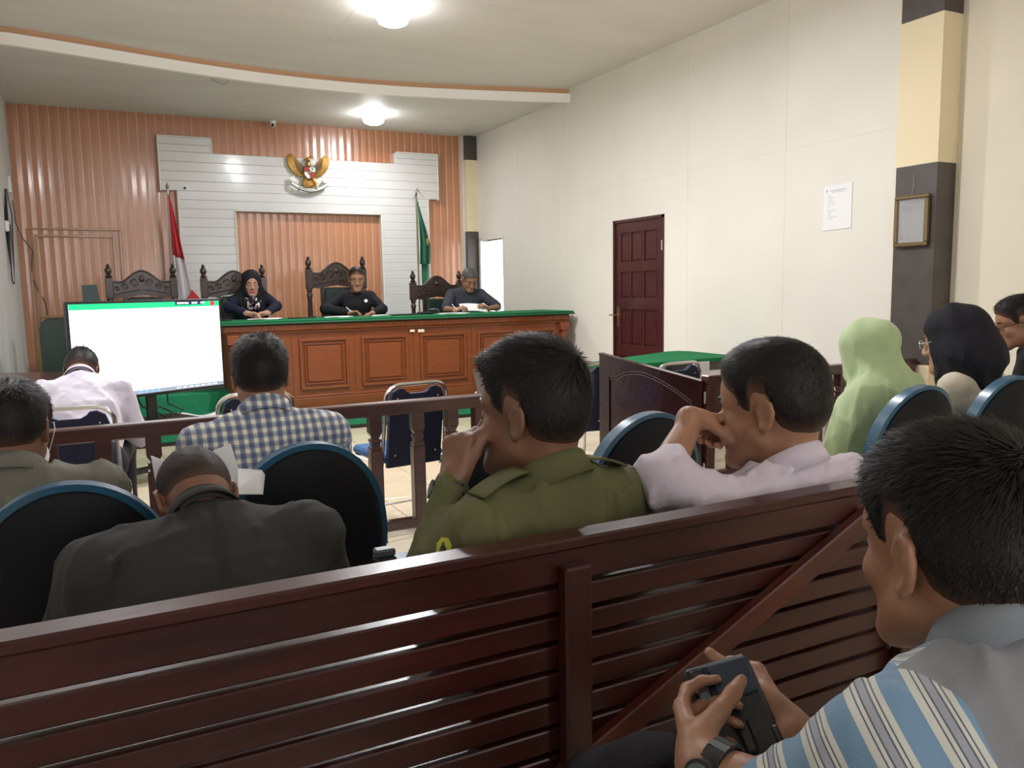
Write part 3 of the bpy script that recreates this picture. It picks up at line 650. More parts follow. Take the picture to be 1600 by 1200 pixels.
# ================================================================== BLUE STACKING CHAIRS
def round_outline(w0, w1, z0, z1, r, n=6):
    """outline of a panel: bottom width w0, top width w1, rounded top corners"""
    P = [(-w0/2, z0), (w0/2, z0)]
    P += [(w1/2-r+r*math.cos(a), z1-r+r*math.sin(a)) for a in [k*PI/2/n for k in range(n+1)]]
    P += [(-w1/2+r+r*math.cos(a), z1-r+r*math.sin(a)) for a in [PI/2+k*PI/2/n for k in range(n+1)]]
    return P
def stack_chair():
    t = bpy.data.objects.new('banquet_chair', None); COL.objects.link(t)
    T_ = Matrix.Rotation(math.radians(9), 4, 'X') # back leans away from the sitter (towards -y)
    zc = .42
    def tilt(p): x, y, z = p; return (x, y-(z-zc)*.16, z)
    O = round_outline(.36, .34, .40, .865, .08)
    # frame tube
    pts = [(-.205, .10, .38), (-.205, .0, .37)]
    pts = [(-.20, .05, .375), (-.20, .0, .385)]+[tilt((x*1.09, 0, z)) for x, z in [(-.18, .44), (-.175, .62), (-.172, .76)]]
    arc = [(-.172+.075-.075*math.cos(a), .79+.075*math.sin(a)) for a in [k*PI/12 for k in range(7)]]
    pts += [tilt((x*1.09, 0, z)) for x, z in arc]
    pts += [(-x, y, z) for x, y, z in pts[::-1]]
    loc_build(MB().tube(pts, .011, 8), 'back_frame', 'chrome', t, True)
    # padded panel with hand slot at the top
    P = [(-.165, .40), (.165, .40), (.165, .78), (.150, .825), (.115, .845), (.085, .842), (.07, .825), (.045, .812), (-.045, .812), (-.07, .825), (-.085, .842), (-.115, .845), (-.150, .825), (-.165, .78)]
    b = MB(); b.prism(P, -.014, .018, 'XZ')
    for v in b.bm.verts: v.co = Vector(tilt(v.co))
    loc_build(b, 'backrest', 'navy_cloth', t)
    b = MB()
    for s in (-1, 1):
        for z in (.79, .47): b.sph(tilt((s*.125, -.016, z)), .006, 8)
    loc_build(b, 'rivet', 'chrome', t, True)
    b = MB(); b.box(-.195, .195, .0, .40, .425, .475, .016); loc_build(b, 'seat', 'blue_seat', t, True)
    b = MB(); b.tube([(-.19, .02, .415), (-.19, .38, .415), (.19, .38, .415), (.19, .02, .415)], .010, 6); loc_build(b, 'seat_frame', 'chrome', t, True)
    for s in (-1, 1):
        loc_build(MB().tube([(s*.205, .36, .415), (s*.21, .40, .38), (s*.215, .43, 0)], .011, 8), 'leg', 'chrome', t, True)
        loc_build(MB().tube([(s*.205, .06, .40), (s*.21, .02, .36), (s*.215, -.06, 0)], .011, 8), 'leg', 'chrome', t, True)
    loc_build(MB().tube([(-.212, -.01, .2), (.212, -.01, .2)], .007, 6), 'stretcher', 'chrome', t, True)
    return t
sc = stack_chair()
spots = [(1.50, 4.20, 8, 'empty navy blue chrome-framed chair behind the railing, in plain view'), (.66, 4.28, 4, 'navy blue chrome-framed chair hidden behind the plaid shirt man\'s neck'),
         (-.17, 4.22, -3, 'navy blue chrome-framed chair the clerk sits on'), (2.82, 4.55, -8, 'navy blue chrome-framed chair left of the open gate leaf'),
         (3.36, 4.25, 3, 'navy blue chrome-framed chair behind the top of the open gate leaf')]
for i, (x, y, a, lb) in enumerate(spots):
    o = sc if i == 0 else copy_tree(sc)
    o.location = (x, y, 0); o.rotation_euler = (0, 0, math.radians(a)); tag(o, lb, 'chair', 'navy banquet chairs')
# ================================================================== OVAL-BACKED CHAIRS
def oval_chair():
    t = bpy.data.objects.new('oval_chair', None); COL.objects.link(t)
    def outline(w, z0, z1, n=28):
        P = []
        for k in range(n+1):
            a = PI*k/n; P.append((w*math.cos(a), z1-.30+.30*math.sin(a)**.92))
        P += [(-w*.93, z0+.12), (-w*.70, z0+.02), (-w*.4, z0), (w*.4, z0), (w*.70, z0+.02), (w*.93, z0+.12)]
        return P
    def lean(v): return Vector((v.x, v.y-(v.z-.45)*.10+ .10*(v.x/.23)**2*.35, v.z))
    b = MB(); b.prism(outline(.226, .42, .972), -.018, .030, 'XZ'); bmesh.ops.triangulate(b.bm, faces=[f for f in b.bm.faces if len(f.verts) > 4])
    for v in b.bm.verts: v.co = lean(v.co)
    loc_build(b, 'rim', 'oval_rim', t, True)
    # dark back shell, slightly domed, inset from the rim
    O = outline(.212, .435, .957); b = MB(); c0 = (0, .70)
    rings = []
    for q, (s_, dy) in enumerate([(1, -.016), (.985, -.026), (.9, -.034), (.6, -.042), (.25, -.045)]):
        rings.append([b.bm.verts.new(lean(Vector((x*s_, dy, c0[1]+(z-c0[1])*s_)))) for x, z in O])
    n = len(O)
    for A, B in zip(rings, rings[1:]):
        for k in range(n): b.bm.faces.new((A[k], A[(k+1) % n], B[(k+1) % n], B[k]))
    b.bm.faces.new(rings[-1])
    loc_build(b, 'back_shell', 'oval_back', t, True)
    b = MB(); rings = []
    for q, (s_, dy) in enumerate([(1, .029), (.97, .045), (.85, .06), (.5, .07)]):
        rings.append([b.bm.verts.new(lean(Vector((x*s_, dy, c0[1]+(z-c0[1])*s_)))) for x, z in O])
    for A, B in zip(rings, rings[1:]):
        for k in range(n): b.bm.faces.new((A[k], A[(k+1) % n], B[(k+1) % n], B[k]))
    b.bm.faces.new(rings[-1]); loc_build(b, 'front_pad', 'oval_rim', t, True)
    loc_build(MB().box(-.22, .22, .06, .50, .40, .47, .02), 'seat', 'oval_rim', t, True)
    for s in (-1, 1):
        loc_build(MB().tube([(s*.20, .46, .42), (s*.22, .48, 0)], .014, 8), 'leg', 'black_plastic', t, True)
        loc_build(MB().tube([(s*.20, .06, .42), (s*.22, .02, 0)], .014, 8), 'leg', 'black_plastic', t, True)
    return t
ov = oval_chair()
ospots = [(-.10, 2.02, 0, 1.0, 'black oval-backed chair with blue rim at the left edge, behind the left man'), (.47, 2.20, 0, 1.0, 'black oval-backed chair with blue rim behind the plaid shirt man'),
          (1.02, 2.10, 0, 1.0, 'black oval-backed chair with blue rim partly hidden by the olive shirt man'), (1.56, 2.12, 0, 1.0, 'empty black oval-backed chair with blue rim in front of the gate leaf'),
          (2.84, 2.08, -3, 1.0, 'black oval-backed chair with blue rim behind the woman in green'), (3.42, 2.08, -3, 1.0, 'black oval-backed chair with blue rim below the woman in the black headscarf'), (4.03, 2.06, -3, 1.0, 'black oval-backed chair the man at the right edge sits on')]
for i, (x, y, a, s_, lb) in enumerate(ospots):
    o = ov if i == 0 else copy_tree(ov)
    o.location = (x, y, 0); o.rotation_euler = (0, 0, math.radians(a)); tag(o, lb, 'chair', 'oval-backed chairs')
# ================================================================== PEWS
def pew(x0, x1, y, label, posts, brace=True, seat=True):
    t = thing('pew', ((x0+x1)/2, y, 0), label, 'bench')
    MB().box(x0-.02, x1+.02, y-.010, y+.044, .940, .960, .004).build('top_cap', 'mahogany', t)
    MB().box(x0, x1, y, y+.030, .882, .940, .003).build('top_board', 'mahogany', t)
    z = .872; k = 0
    while z > .50:
        MB().box(x0, x1, y+.002+.001*(k % 2), y+.036, z-.0405, z, .0025).build('slat', 'mahogany', t); z -= .0500; k += 1
    for i, (x, w_) in enumerate(posts):
        MB().box(x-w_/2, x+w_/2, y-.030, y+.001, .0, .916, .004).build('post', 'mahogany_v', t)
        MB().box(x-w_/2+.005, x+w_/2-.005, y+.036, y+.06, 0, .937, .004).build('rear_post', 'mahogany_v', t)
    if brace:
        a = Vector((1.39, y-.017, .897)); c = Vector((.62, y-.017, .53)); d = (c-a); L = d.length
        M = Matrix.Translation(a) @ Matrix.Rotation(-math.atan2(d.z, d.x), 4, 'Y')
        MB().box(0, L, -.012, .012, -.022, .022, .003, M=M).build('brace', 'mahogany_red', t)
    if seat:
        for k in range(5): MB().box(x0, x1, y+.07+k*.078, y+.14+k*.078, .405, .43, .003).build('seat_slat', 'mahogany', t)
        for x in (x0+.05, (x0+x1)/2, x1-.05): MB().box(x-.025, x+.025, y+.06, y+.46, .34, .405, .003).build('bearer', 'mahogany', t); MB().box(x-.025, x+.025, y+.40, y+.45, 0, .34, .003).build('leg', 'mahogany_v', t)
    return t
pew(-.28, 1.515, 1.125, 'foreground mahogany pew with slatted back and a diagonal brace', [(-.26, .05), (.675, .052), (1.52, .055)])
pew(-.28, 1.90, .02, 'rear mahogany pew the phone-holding man sits on', [(-.26, .05), (.75, .05), (1.86, .05)], brace=False)
# ================================================================== SIGNED-DISTANCE SCULPTING (numpy) FOR BODIES AND CLOTH
def V3(*a): return np.array(a, float)
class Sculpt:
    """a list of primitives blended smoothly, meshed with surface nets as ONE continuous surface"""
    def __init__(s): s.p = []
    def rc(s, a, b, r1, r2, k=.02): a = np.array(a, float); b = np.array(b, float); m = max(r1, r2); s.p.append(('rc', np.minimum(a, b)-m, np.maximum(a, b)+m, k, (a, b, r1, r2))); return s
    def el(s, c, rad, R=None, k=.02, sub=False):
        c = np.array(c, float); rad = np.array(rad, float); R = np.eye(3) if R is None else np.array(R); m = np.abs(R)@rad
        s.p.append(('sub' if sub else 'el', c-m, c+m, k, (c, rad, R))); return s
    def sc(s, a, b, w1, w2, X, k=.03):
        """tapered column of elliptical section: w=(half width, half depth); X = width direction"""
        a = np.array(a, float); b = np.array(b, float); m = max(*w1, *w2); s.p.append(('sc', np.minimum(a, b)-m, np.maximum(a, b)+m, k, (a, b, w1, w2, np.array(X, float)))); return s
    def _f(s, kind, q, X, Y, Z):
        if kind == 'rc':
            a, b, r1, r2 = q; ba = b-a; L = max(1e-9, ba@ba)
            px, py, pz = X-a[0], Y-a[1], Z-a[2]
            t = np.clip((px*ba[0]+py*ba[1]+pz*ba[2])/L, 0, 1)
            return np.sqrt((px-t*ba[0])**2+(py-t*ba[1])**2+(pz-t*ba[2])**2)-(r1+(r2-r1)*t)
        if kind in ('el', 'sub'):
            c, rad, R = q; px, py, pz = X-c[0], Y-c[1], Z-c[2]
            u = (px*R[0,0]+py*R[1,0]+pz*R[2,0])/rad[0]; v = (px*R[0,1]+py*R[1,1]+pz*R[2,1])/rad[1]; w_ = (px*R[0,2]+py*R[1,2]+pz*R[2,2])/rad[2]
            k0 = np.sqrt(u*u+v*v+w_*w_)+1e-9; k1 = np.sqrt((u/rad[0])**2+(v/rad[1])**2+(w_/rad[2])**2)+1e-9
            return k0*(k0-1)/k1
        a, b, w1, w2, XX = q; ax = b-a; L = np.linalg.norm(ax); ax = ax/L; XX = XX-ax*(XX@ax); XX /= np.linalg.norm(XX); YY = np.cross(ax, XX)
        px, py, pz = X-a[0], Y-a[1], Z-a[2]; h = px*ax[0]+py*ax[1]+pz*ax[2]; t = np.clip(h/L, 0, 1)
        W = w1[0]+(w2[0]-w1[0])*t; D = w1[1]+(w2[1]-w1[1])*t; e = (h-t*L)/D
        u = (px*XX[0]+py*XX[1]+pz*XX[2])/W; v = (px*YY[0]+py*YY[1]+pz*YY[2])/D
        k0 = np.sqrt(u*u+v*v+e*e)+1e-9; k1 = np.sqrt((u/W)**2+(v/D)**2+(e/D)**2)+1e-9
        return k0*(k0-1)/k1
    def mesh(s, h, disp=None, cut=None, smooth=1):
        solid = [q for q in s.p if q[0] != 'sub']
        lo = np.min([q[1] for q in solid], 0)-4*h-.02; hi = np.max([q[2] for q in solid], 0)+4*h+.02
        n = np.ceil((hi-lo)/h).astype(int)+1
        ax = [(lo[i]+h*np.arange(n[i])).astype(np.float32) for i in range(3)]
        F = np.full(n, .5, np.float32)
        for kind, l, u, k, q in s.p:
            m = k+3*h+(.02 if disp else 0)
            i0 = np.clip(np.floor((l-m-lo)/h).astype(int), 0, n-1); i1 = np.clip(np.ceil((u+m-lo)/h).astype(int)+1, 1, n)
            sl = tuple(slice(a, b) for a, b in zip(i0, i1))
            X = ax[0][sl[0]][:, None, None]; Y = ax[1][sl[1]][None, :, None]; Z = ax[2][sl[2]][None, None, :]
            d = s._f(kind, q, X, Y, Z).astype(np.float32); f = F[sl]
            if kind == 'sub':
                d = -d; hh = np.maximum(k-np.abs(f-d), 0)/k; F[sl] = np.maximum(f, d)+hh*hh*k*.25
            else:
                hh = np.maximum(k-np.abs(f-d), 0)/k; F[sl] = np.minimum(f, d)-hh*hh*k*.25
        if disp or cut:
            idx = np.nonzero(np.abs(F) < .06)
            P = np.stack([ax[i][idx[i]] for i in range(3)], 1)
            f = F[idx]
            if disp: f = f+disp(P)
            F[idx] = f
            if cut:
                idx = np.nonzero(F < .06); P = np.stack([ax[i][idx[i]] for i in range(3)], 1); F[idx] = np.maximum(F[idx], cut(P))
        F[0] = F[-1] = .5; F[:, 0] = F[:, -1] = .5; F[:, :, 0] = F[:, :, -1] = .5
        return surface_nets(F, lo, h, smooth)
def surface_nets(F, lo, h, smooth=1):
    S = F < 0; c = lambda a, b, d: S[a:S.shape[0]-1+a, b:S.shape[1]-1+b, d:S.shape[2]-1+d]
    anyc = np.zeros(tuple(np.array(S.shape)-1), bool); allc = np.ones_like(anyc)
    for a in (0, 1):
        for b in (0, 1):
            for d in (0, 1): q = c(a, b, d); anyc |= q; allc &= q
    I = np.nonzero(anyc & ~allc); N = len(I[0]); idx = np.full(anyc.shape, -1, np.int32); idx[I] = np.arange(N)
    pos = np.zeros((N, 3)); cnt = np.zeros(N)
    C = [(a, b, d) for a in (0, 1) for b in (0, 1) for d in (0, 1)]
    vals = {o: F[I[0]+o[0], I[1]+o[1], I[2]+o[2]] for o in C}
    for o in C:
        for ax in range(3):
            if o[ax]: continue
            o2 = list(o); o2[ax] = 1; o2 = tuple(o2); f0, f1 = vals[o], vals[o2]; mk = (f0 < 0) != (f1 < 0)
            t = np.where(mk, f0/np.where(mk, f0-f1, 1), 0)
            for q in range(3): pos[:, q] += np.where(mk, o[q]+(t if q == ax else 0), 0)
            cnt += mk
    pos = pos/cnt[:, None]+np.stack(I, 1)
    faces = []
    for ax in range(3):
        u, v = (ax+1) % 3, (ax+2) % 3
        A = np.take(S, range(S.shape[ax]-1), ax); B = np.take(S, range(1, S.shape[ax]), ax)
        E = np.nonzero(A != B); E = [e for e in E]; ok = (E[u] > 0) & (E[v] > 0) & (E[u] < S.shape[u]-1) & (E[v] < S.shape[v]-1); E = [e[ok] for e in E]
        def g(du, dv):
            e = [x.copy() for x in E]; e[u] = e[u]-du; e[v] = e[v]-dv; return idx[e[0], e[1], e[2]]
        q = np.stack([g(1, 1), g(0, 1), g(0, 0), g(1, 0)], 1); flip = ~A[E[0], E[1], E[2]]
        q[flip] = q[flip][:, ::-1]; faces.append(q)
    Fc = np.concatenate(faces); Fc = Fc[(Fc >= 0).all(1)]
    P = lo+pos*h
    for _ in range(smooth):
        acc = np.zeros_like(P); n = np.zeros(N)
        for a in range(4):
            b = (a+1) % 4
            for x, y in ((a, b), (b, a)):
                for q in range(3): acc[:, q] += np.bincount(Fc[:, x], P[Fc[:, y], q], N)
                n += np.bincount(Fc[:, x], None, N)
        P = P*.4+.6*acc/np.maximum(n, 1)[:, None]
    return P, Fc
def mesh_obj(name, P, Fc, m, parent, attrs=None):
    me = bpy.data.meshes.new(name); n = len(P); f = len(Fc); k = Fc.shape[1]
    base = np.array(world_loc(parent)) if parent is not None else np.zeros(3)
    me.vertices.add(n); me.vertices.foreach_set('co', (P-base).astype(np.float32).ravel())
    me.loops.add(f*k); me.loops.foreach_set('vertex_index', Fc.astype(np.int32).ravel())
    me.polygons.add(f); me.polygons.foreach_set('loop_start', np.arange(0, f*k, k, dtype=np.int32))
    me.polygons.foreach_set('use_smooth', np.ones(f, bool)); me.update(calc_edges=True)
    for nm, arr in (attrs or {}).items():
        if arr.ndim == 1: a = me.attributes.new(nm, 'FLOAT', 'POINT'); a.data.foreach_set('value', arr.astype(np.float32))
        else: a = me.attributes.new(nm, 'FLOAT_VECTOR', 'POINT'); a.data.foreach_set('vector', arr.astype(np.float32).ravel())
    me.materials.append(_M[m] if isinstance(m, str) else m)
    o = bpy.data.objects.new(name, me); COL.objects.link(o); o.parent = parent; return o
def wrinkle(amp, scale, seed, vert=1.0):
    r = np.random.default_rng(seed); D = r.normal(size=(9, 3)); D /= np.linalg.norm(D, axis=1)[:, None]; ph = r.uniform(0, 6.28, 9); sc_ = scale*r.uniform(.6, 1.9, 9); D[:, 2] *= vert
    def f(P):
        w_ = .35*np.sin(P@D[0]*scale*.5+ph[0])[:, None]*np.ones(3)*.06; Q = P+w_; s = 0
        for i in range(1, 9):
            t = np.sin(Q@D[i]*sc_[i]+ph[i]); s = s+(1-np.abs(t))**2.2-.35
        return -amp*np.clip(s+1.0, -.5, 3)/1.8
    return f
def crease_lines(L):
    """soft folds: (a, b, half width, depth); depth>0 digs in"""
    def f(P):
        d = 0
        for a, b, w_, dep in L:
            a = np.array(a); b = np.array(b); ba = b-a; t = np.clip(((P-a)@ba)/(ba@ba), 0, 1); q = np.linalg.norm(P-a-t[:, None]*ba, axis=1); d = d+dep*np.exp(-(q/w_)**2)*np.sin(np.pi*np.clip(t*.9+.05, 0, 1))
        return d
    return f
# ------------------------------------------------------------------ materials for people
def nodes(m): nt = m.node_tree; return nt, nt.nodes['Principled BSDF']
def skin(name, col):
    m = mat(name, col, .48, noise=.14, nscale=18, bump=.12, bscale=160, spec=.4); return name
skin('skin_tan', (.33, .165, .095)); skin('skin_brown', (.26, .125, .070)); skin('skin_deep', (.20, .095, .055)); skin('skin_fair', (.42, .23, .155))
def hairmat(name, col, skincol, rough=.5):
    m = mat(name, col, rough, spec=.22); nt, b = nodes(m)
    a = nt.nodes.new('ShaderNodeAttribute'); a.attribute_name = 'fade'; mx = nt.nodes.new('ShaderNodeMix'); mx.data_type = 'RGBA'
    mx.inputs[6].default_value = (*skincol, 1); mx.inputs[7].default_value = (*col, 1)
    nt.links.new(a.outputs['Fac'], mx.inputs[0]); nt.links.new(mx.outputs[2], b.inputs['Base Color']); return name
hairmat('hair_black', (.012, .010, .009), (.15, .075, .045)); hairmat('hair_dark', (.016, .012, .010), (.18, .09, .055)); hairmat('hair_grey', (.09, .085, .08), (.15, .09, .06), .5); hairmat('hair_shaved', (.028, .020, .016), (.15, .08, .05), .6)
def cloth(name, col, rough=.8, bump=.25, bs=350, noise=.06, sheen=0): mat(name, col, rough, bump=bump, bscale=bs, noise=noise, nscale=9, sheen=sheen, spec=.25); return name
cloth('cloth_lilac', (.60, .53, .60)); cloth('cloth_lilac_pale', (.60, .56, .63)); cloth('cloth_olive', (.105, .105, .045)); cloth('cloth_navy', (.010, .012, .028)); cloth('cloth_black', (.008, .008, .011))
cloth('cloth_charcoal', (.035, .040, .052)); cloth('cloth_taupe', (.16, .155, .125)); cloth('cloth_jacket', (.040, .040, .038), bump=.4); cloth('cloth_green', (.40, .50, .27), sheen=.2); cloth('cloth_cream', (.62, .56, .44))
cloth('cloth_scarf_black', (.010, .010, .014)); cloth('cloth_khaki', (.30, .25, .17)); cloth('cloth_trousers', (.018, .019, .024)); cloth('cloth_grey', (.20, .22, .24))
def ramp_cloth(name, build):
    m = mat(name, (.5,.5,.5), .8, bump=.25, bscale=350, sheen=.1); nt, b = nodes(m)
    at = nt.nodes.new('ShaderNodeAttribute'); at.attribute_name = 'cuv'; sp = nt.nodes.new('ShaderNodeSeparateXYZ'); nt.links.new(at.outputs['Vector'], sp.inputs[0])
    nt.links.new(build(nt, sp.outputs), b.inputs['Base Color'])
def fr_ramp(nt, src, period, stops, off=0):
    a = nt.nodes.new('ShaderNodeMath'); a.operation = 'MULTIPLY_ADD'; a.inputs[1].default_value = 1/period; a.inputs[2].default_value = off+50; nt.links.new(src, a.inputs[0])
    f = nt.nodes.new('ShaderNodeMath'); f.operation = 'FRACT'; nt.links.new(a.outputs[0], f.inputs[0])
    r = nt.nodes.new('ShaderNodeValToRGB'); r.color_ramp.interpolation = 'CONSTANT'; nt.links.new(f.outputs[0], r.inputs[0])
    e = r.color_ramp.elements; e[0].position = stops[0][0]; e[0].color = (*stops[0][1], 1); e[1].position = stops[1][0]; e[1].color = (*stops[1][1], 1)
    for p, c in stops[2:]: q = e.new(p); q.color = (*c, 1)
    return r.outputs[0]
def _plaid(nt, o):
    A = fr_ramp(nt, o[0], .027, [(0, (.92, .88, .78)), (.42, (.34, .38, .50)), (.60, (.22, .27, .42)), (.78, (.34, .38, .50))])
    B = fr_ramp(nt, o[1], .027, [(0, (.95, .92, .84)), (.42, (.42, .46, .56)), (.60, (.26, .32, .46)), (.78, (.42, .46, .56))])
    m = nt.nodes.new('ShaderNodeMix'); m.data_type = 'RGBA'; m.blend_type = 'MULTIPLY'; m.inputs[0].default_value = .85; nt.links.new(A, m.inputs[6]); nt.links.new(B, m.inputs[7]); 
    g = nt.nodes.new('ShaderNodeMix'); g.data_type = 'RGBA'; g.blend_type = 'MULTIPLY'; g.inputs[0].default_value = 1; g.inputs[7].default_value = (.95, .95, .93, 1); nt.links.new(m.outputs[2], g.inputs[6]); return g.outputs[2]
ramp_cloth('cloth_plaid', _plaid)
def _stripe(nt, o):
    Wt, Bl, Gr, Dk = (.55, .55, .49), (.15, .26, .38), (.30, .32, .36), (.10, .11, .14)
    s = fr_ramp(nt, o[1], .046, [(0, Bl), (.42, Wt), (.52, Dk), (.55, Wt), (.60, Dk), (.63, Gr), (.75, Dk), (.78, Wt), (.84, Dk), (.87, Wt)])
    m = nt.nodes.new('ShaderNodeMix'); m.data_type = 'RGBA'; gt = nt.nodes.new('ShaderNodeMath'); gt.operation = 'GREATER_THAN'; gt.inputs[1].default_value = 0; nt.links.new(o[2], gt.inputs[0]); nt.links.new(gt.outputs[0], m.inputs[0]); m.inputs[6].default_value = (.19, .195, .205, 1); nt.links.new(s, m.inputs[7]); return m.outputs[2]
ramp_cloth('cloth_stripe', _stripe)
# ------------------------------------------------------------------ anatomy
def rotz(a): c, s = math.cos(a), math.sin(a); return np.array([[c, -s, 0], [s, c, 0], [0, 0, 1.]])
def rotx(a): c, s = math.cos(a), math.sin(a); return np.array([[1, 0, 0], [0, c, -s], [0, s, c]])
def roty(a): c, s = math.cos(a), math.sin(a); return np.array([[c, 0, s], [0, 1, 0], [-s, 0, c]])
def head_prims(S, H, R, s, fine=True):
    w = lambda *p: H+R@(np.array(p)*s)
    def el(c, r, k=.02, sub=False, Rl=None): S.el(w(*c), np.array(r)*s, R if Rl is None else R@Rl, k*s, sub)
    def rc(a, b, r1, r2, k=.015): S.rc(w(*a), w(*b), r1*s, r2*s, k*s)
    el((0, -.012, .045), (.0755, .0955, .080), .02); el((0, .028, .040), (.066, .068, .070), .03); el((0, -.035, .0), (.064, .066, .07), .03)
    el((0, .032, -.040), (.057, .060, .068), .03)
    for q in (-1, 1):
        rc((q*.050, .005, -.050), (q*.020, .074, -.094), .020, .017, .03); el((q*.042, .060, -.022), (.022, .022, .020), .02)
    rc((-.012, .080, -.098), (.012, .080, -.098), .017, .017, .02)
    rc((-.014, .088, .027), (-.046, .072, .028), .009, .008, .014); rc((.014, .088, .027), (.046, .072, .028), .009, .008, .014)
    for q in (-1, 1): el((q*.031, .098, .006), (.018, .013, .011), .012, True)
    for q in (-1, 1): el((q*.031, .079, .004), (.0145, .013, .0125), .004)
    rc((0, .090, .014), (0, .113, -.026), .0075, .0115, .012); rc((0, .108, -.030), (0, .095, -.040), .010, .006, .010)
    for q in (-1, 1): el((q*.013, .100, -.032), (.0085, .010, .008), .006)
    rc((-.018, .090, -.060), (.018, .090, -.060), .0062, .0062, .008); rc((-.016, .089, -.072), (.016, .089, -.072), .0072, .0072, .008)
    for q in (-1, 1):   # ears: helix, lobe, plate, hollow
        def e(y, z, o=0): return (q*(.0735+max(0, .012-y)*.24+o), y, z)
        pts = [(.008, .000), (.010, .016), (.004, .030), (-.009, .036), (-.021, .028), (-.025, .010), (-.020, -.008), (-.010, -.022), (-.001, -.030), (.006, -.024), (.007, -.010)]
        pts = [(y*.9-.012, z*.88-.002) for y, z in pts]
        for i in range(len(pts)-1): rc(e(*pts[i]), e(*pts[i+1]), .0048 if i not in (7, 8) else .0062, .0048 if i not in (6, 7) else .0062, .004)
        a = .46*q; Rl = rotz(a)
        el(e(-.019, .004, -.003), (.005, .018, .028), .006, False, Rl); el(e(-.014, -.002, .007), (.006, .009, .014), .005, True, Rl)
def hairline(y):
    xs = [-.12, -.095, -.06, -.038, -.030, -.022, .004, .010, .016, .034, .045, .064, .082, .12]
    zs = [-.052, -.058, -.050, -.030, .002, .036, .040, .030, -.012, -.006, .030, .048, .070, .085]
    return np.interp(y, xs, zs)
def unit(v): v = np.array(v, float); return v/np.linalg.norm(v)
def hand_prims(S, w, d, n, side, s=1.0, curls=None, thumb=(.55, .75, .25), tcurl=15, spread=4, k=.005):
    w = np.array(w, float); d = unit(d); n = np.array(n, float); n = unit(n-d*(n@d)); t = np.cross(d, n)*side
    curls = curls or [(25, 30, 20)]*4
    offs = [.029, .0095, -.0095, -.027]; L0 = [.040, .045, .041, .032]; base = [.086, .090, .086, .078]
    S.rc(w-d*.02*s, w+d*.02*s, .025*s, .024*s, .02)
    for i in range(4):
        kn = w+(d*base[i]+t*offs[i])*s; S.rc(w+(d*.015+t*offs[i]*.55)*s, kn, .0145*s, .0112*s, .010)
        p = kn; sp = math.radians(spread)*(1.5-i); ang = 0; r = [.0098, .0088, .0080, .0066]
        for j in range(3):
            ang += math.radians(curls[i][j]); dd = d*math.cos(ang)+n*math.sin(ang); dd = unit(dd+t*math.sin(sp)*math.cos(ang)); L = L0[i]*(1, .62, .52)[j]*s
            S.rc(p, p+dd*L, r[j]*s, r[j+1]*s, k); p = p+dd*L
    a = w+(d*.018+t*.020+n*.006)*s; td = unit(d*thumb[0]+t*thumb[1]+n*thumb[2]); b = a+td*.046*s; S.rc(a, b, .0165*s, .0125*s, .014)
    td2 = unit(td+d*math.tan(math.radians(tcurl))); c = b+td2*.032*s; S.rc(b, c, .0115*s, .0105*s, k); td3 = unit(td2+d*math.tan(math.radians(tcurl))*.8); S.rc(c, c+td3*.024*s, .0105*s, .0082*s, k)
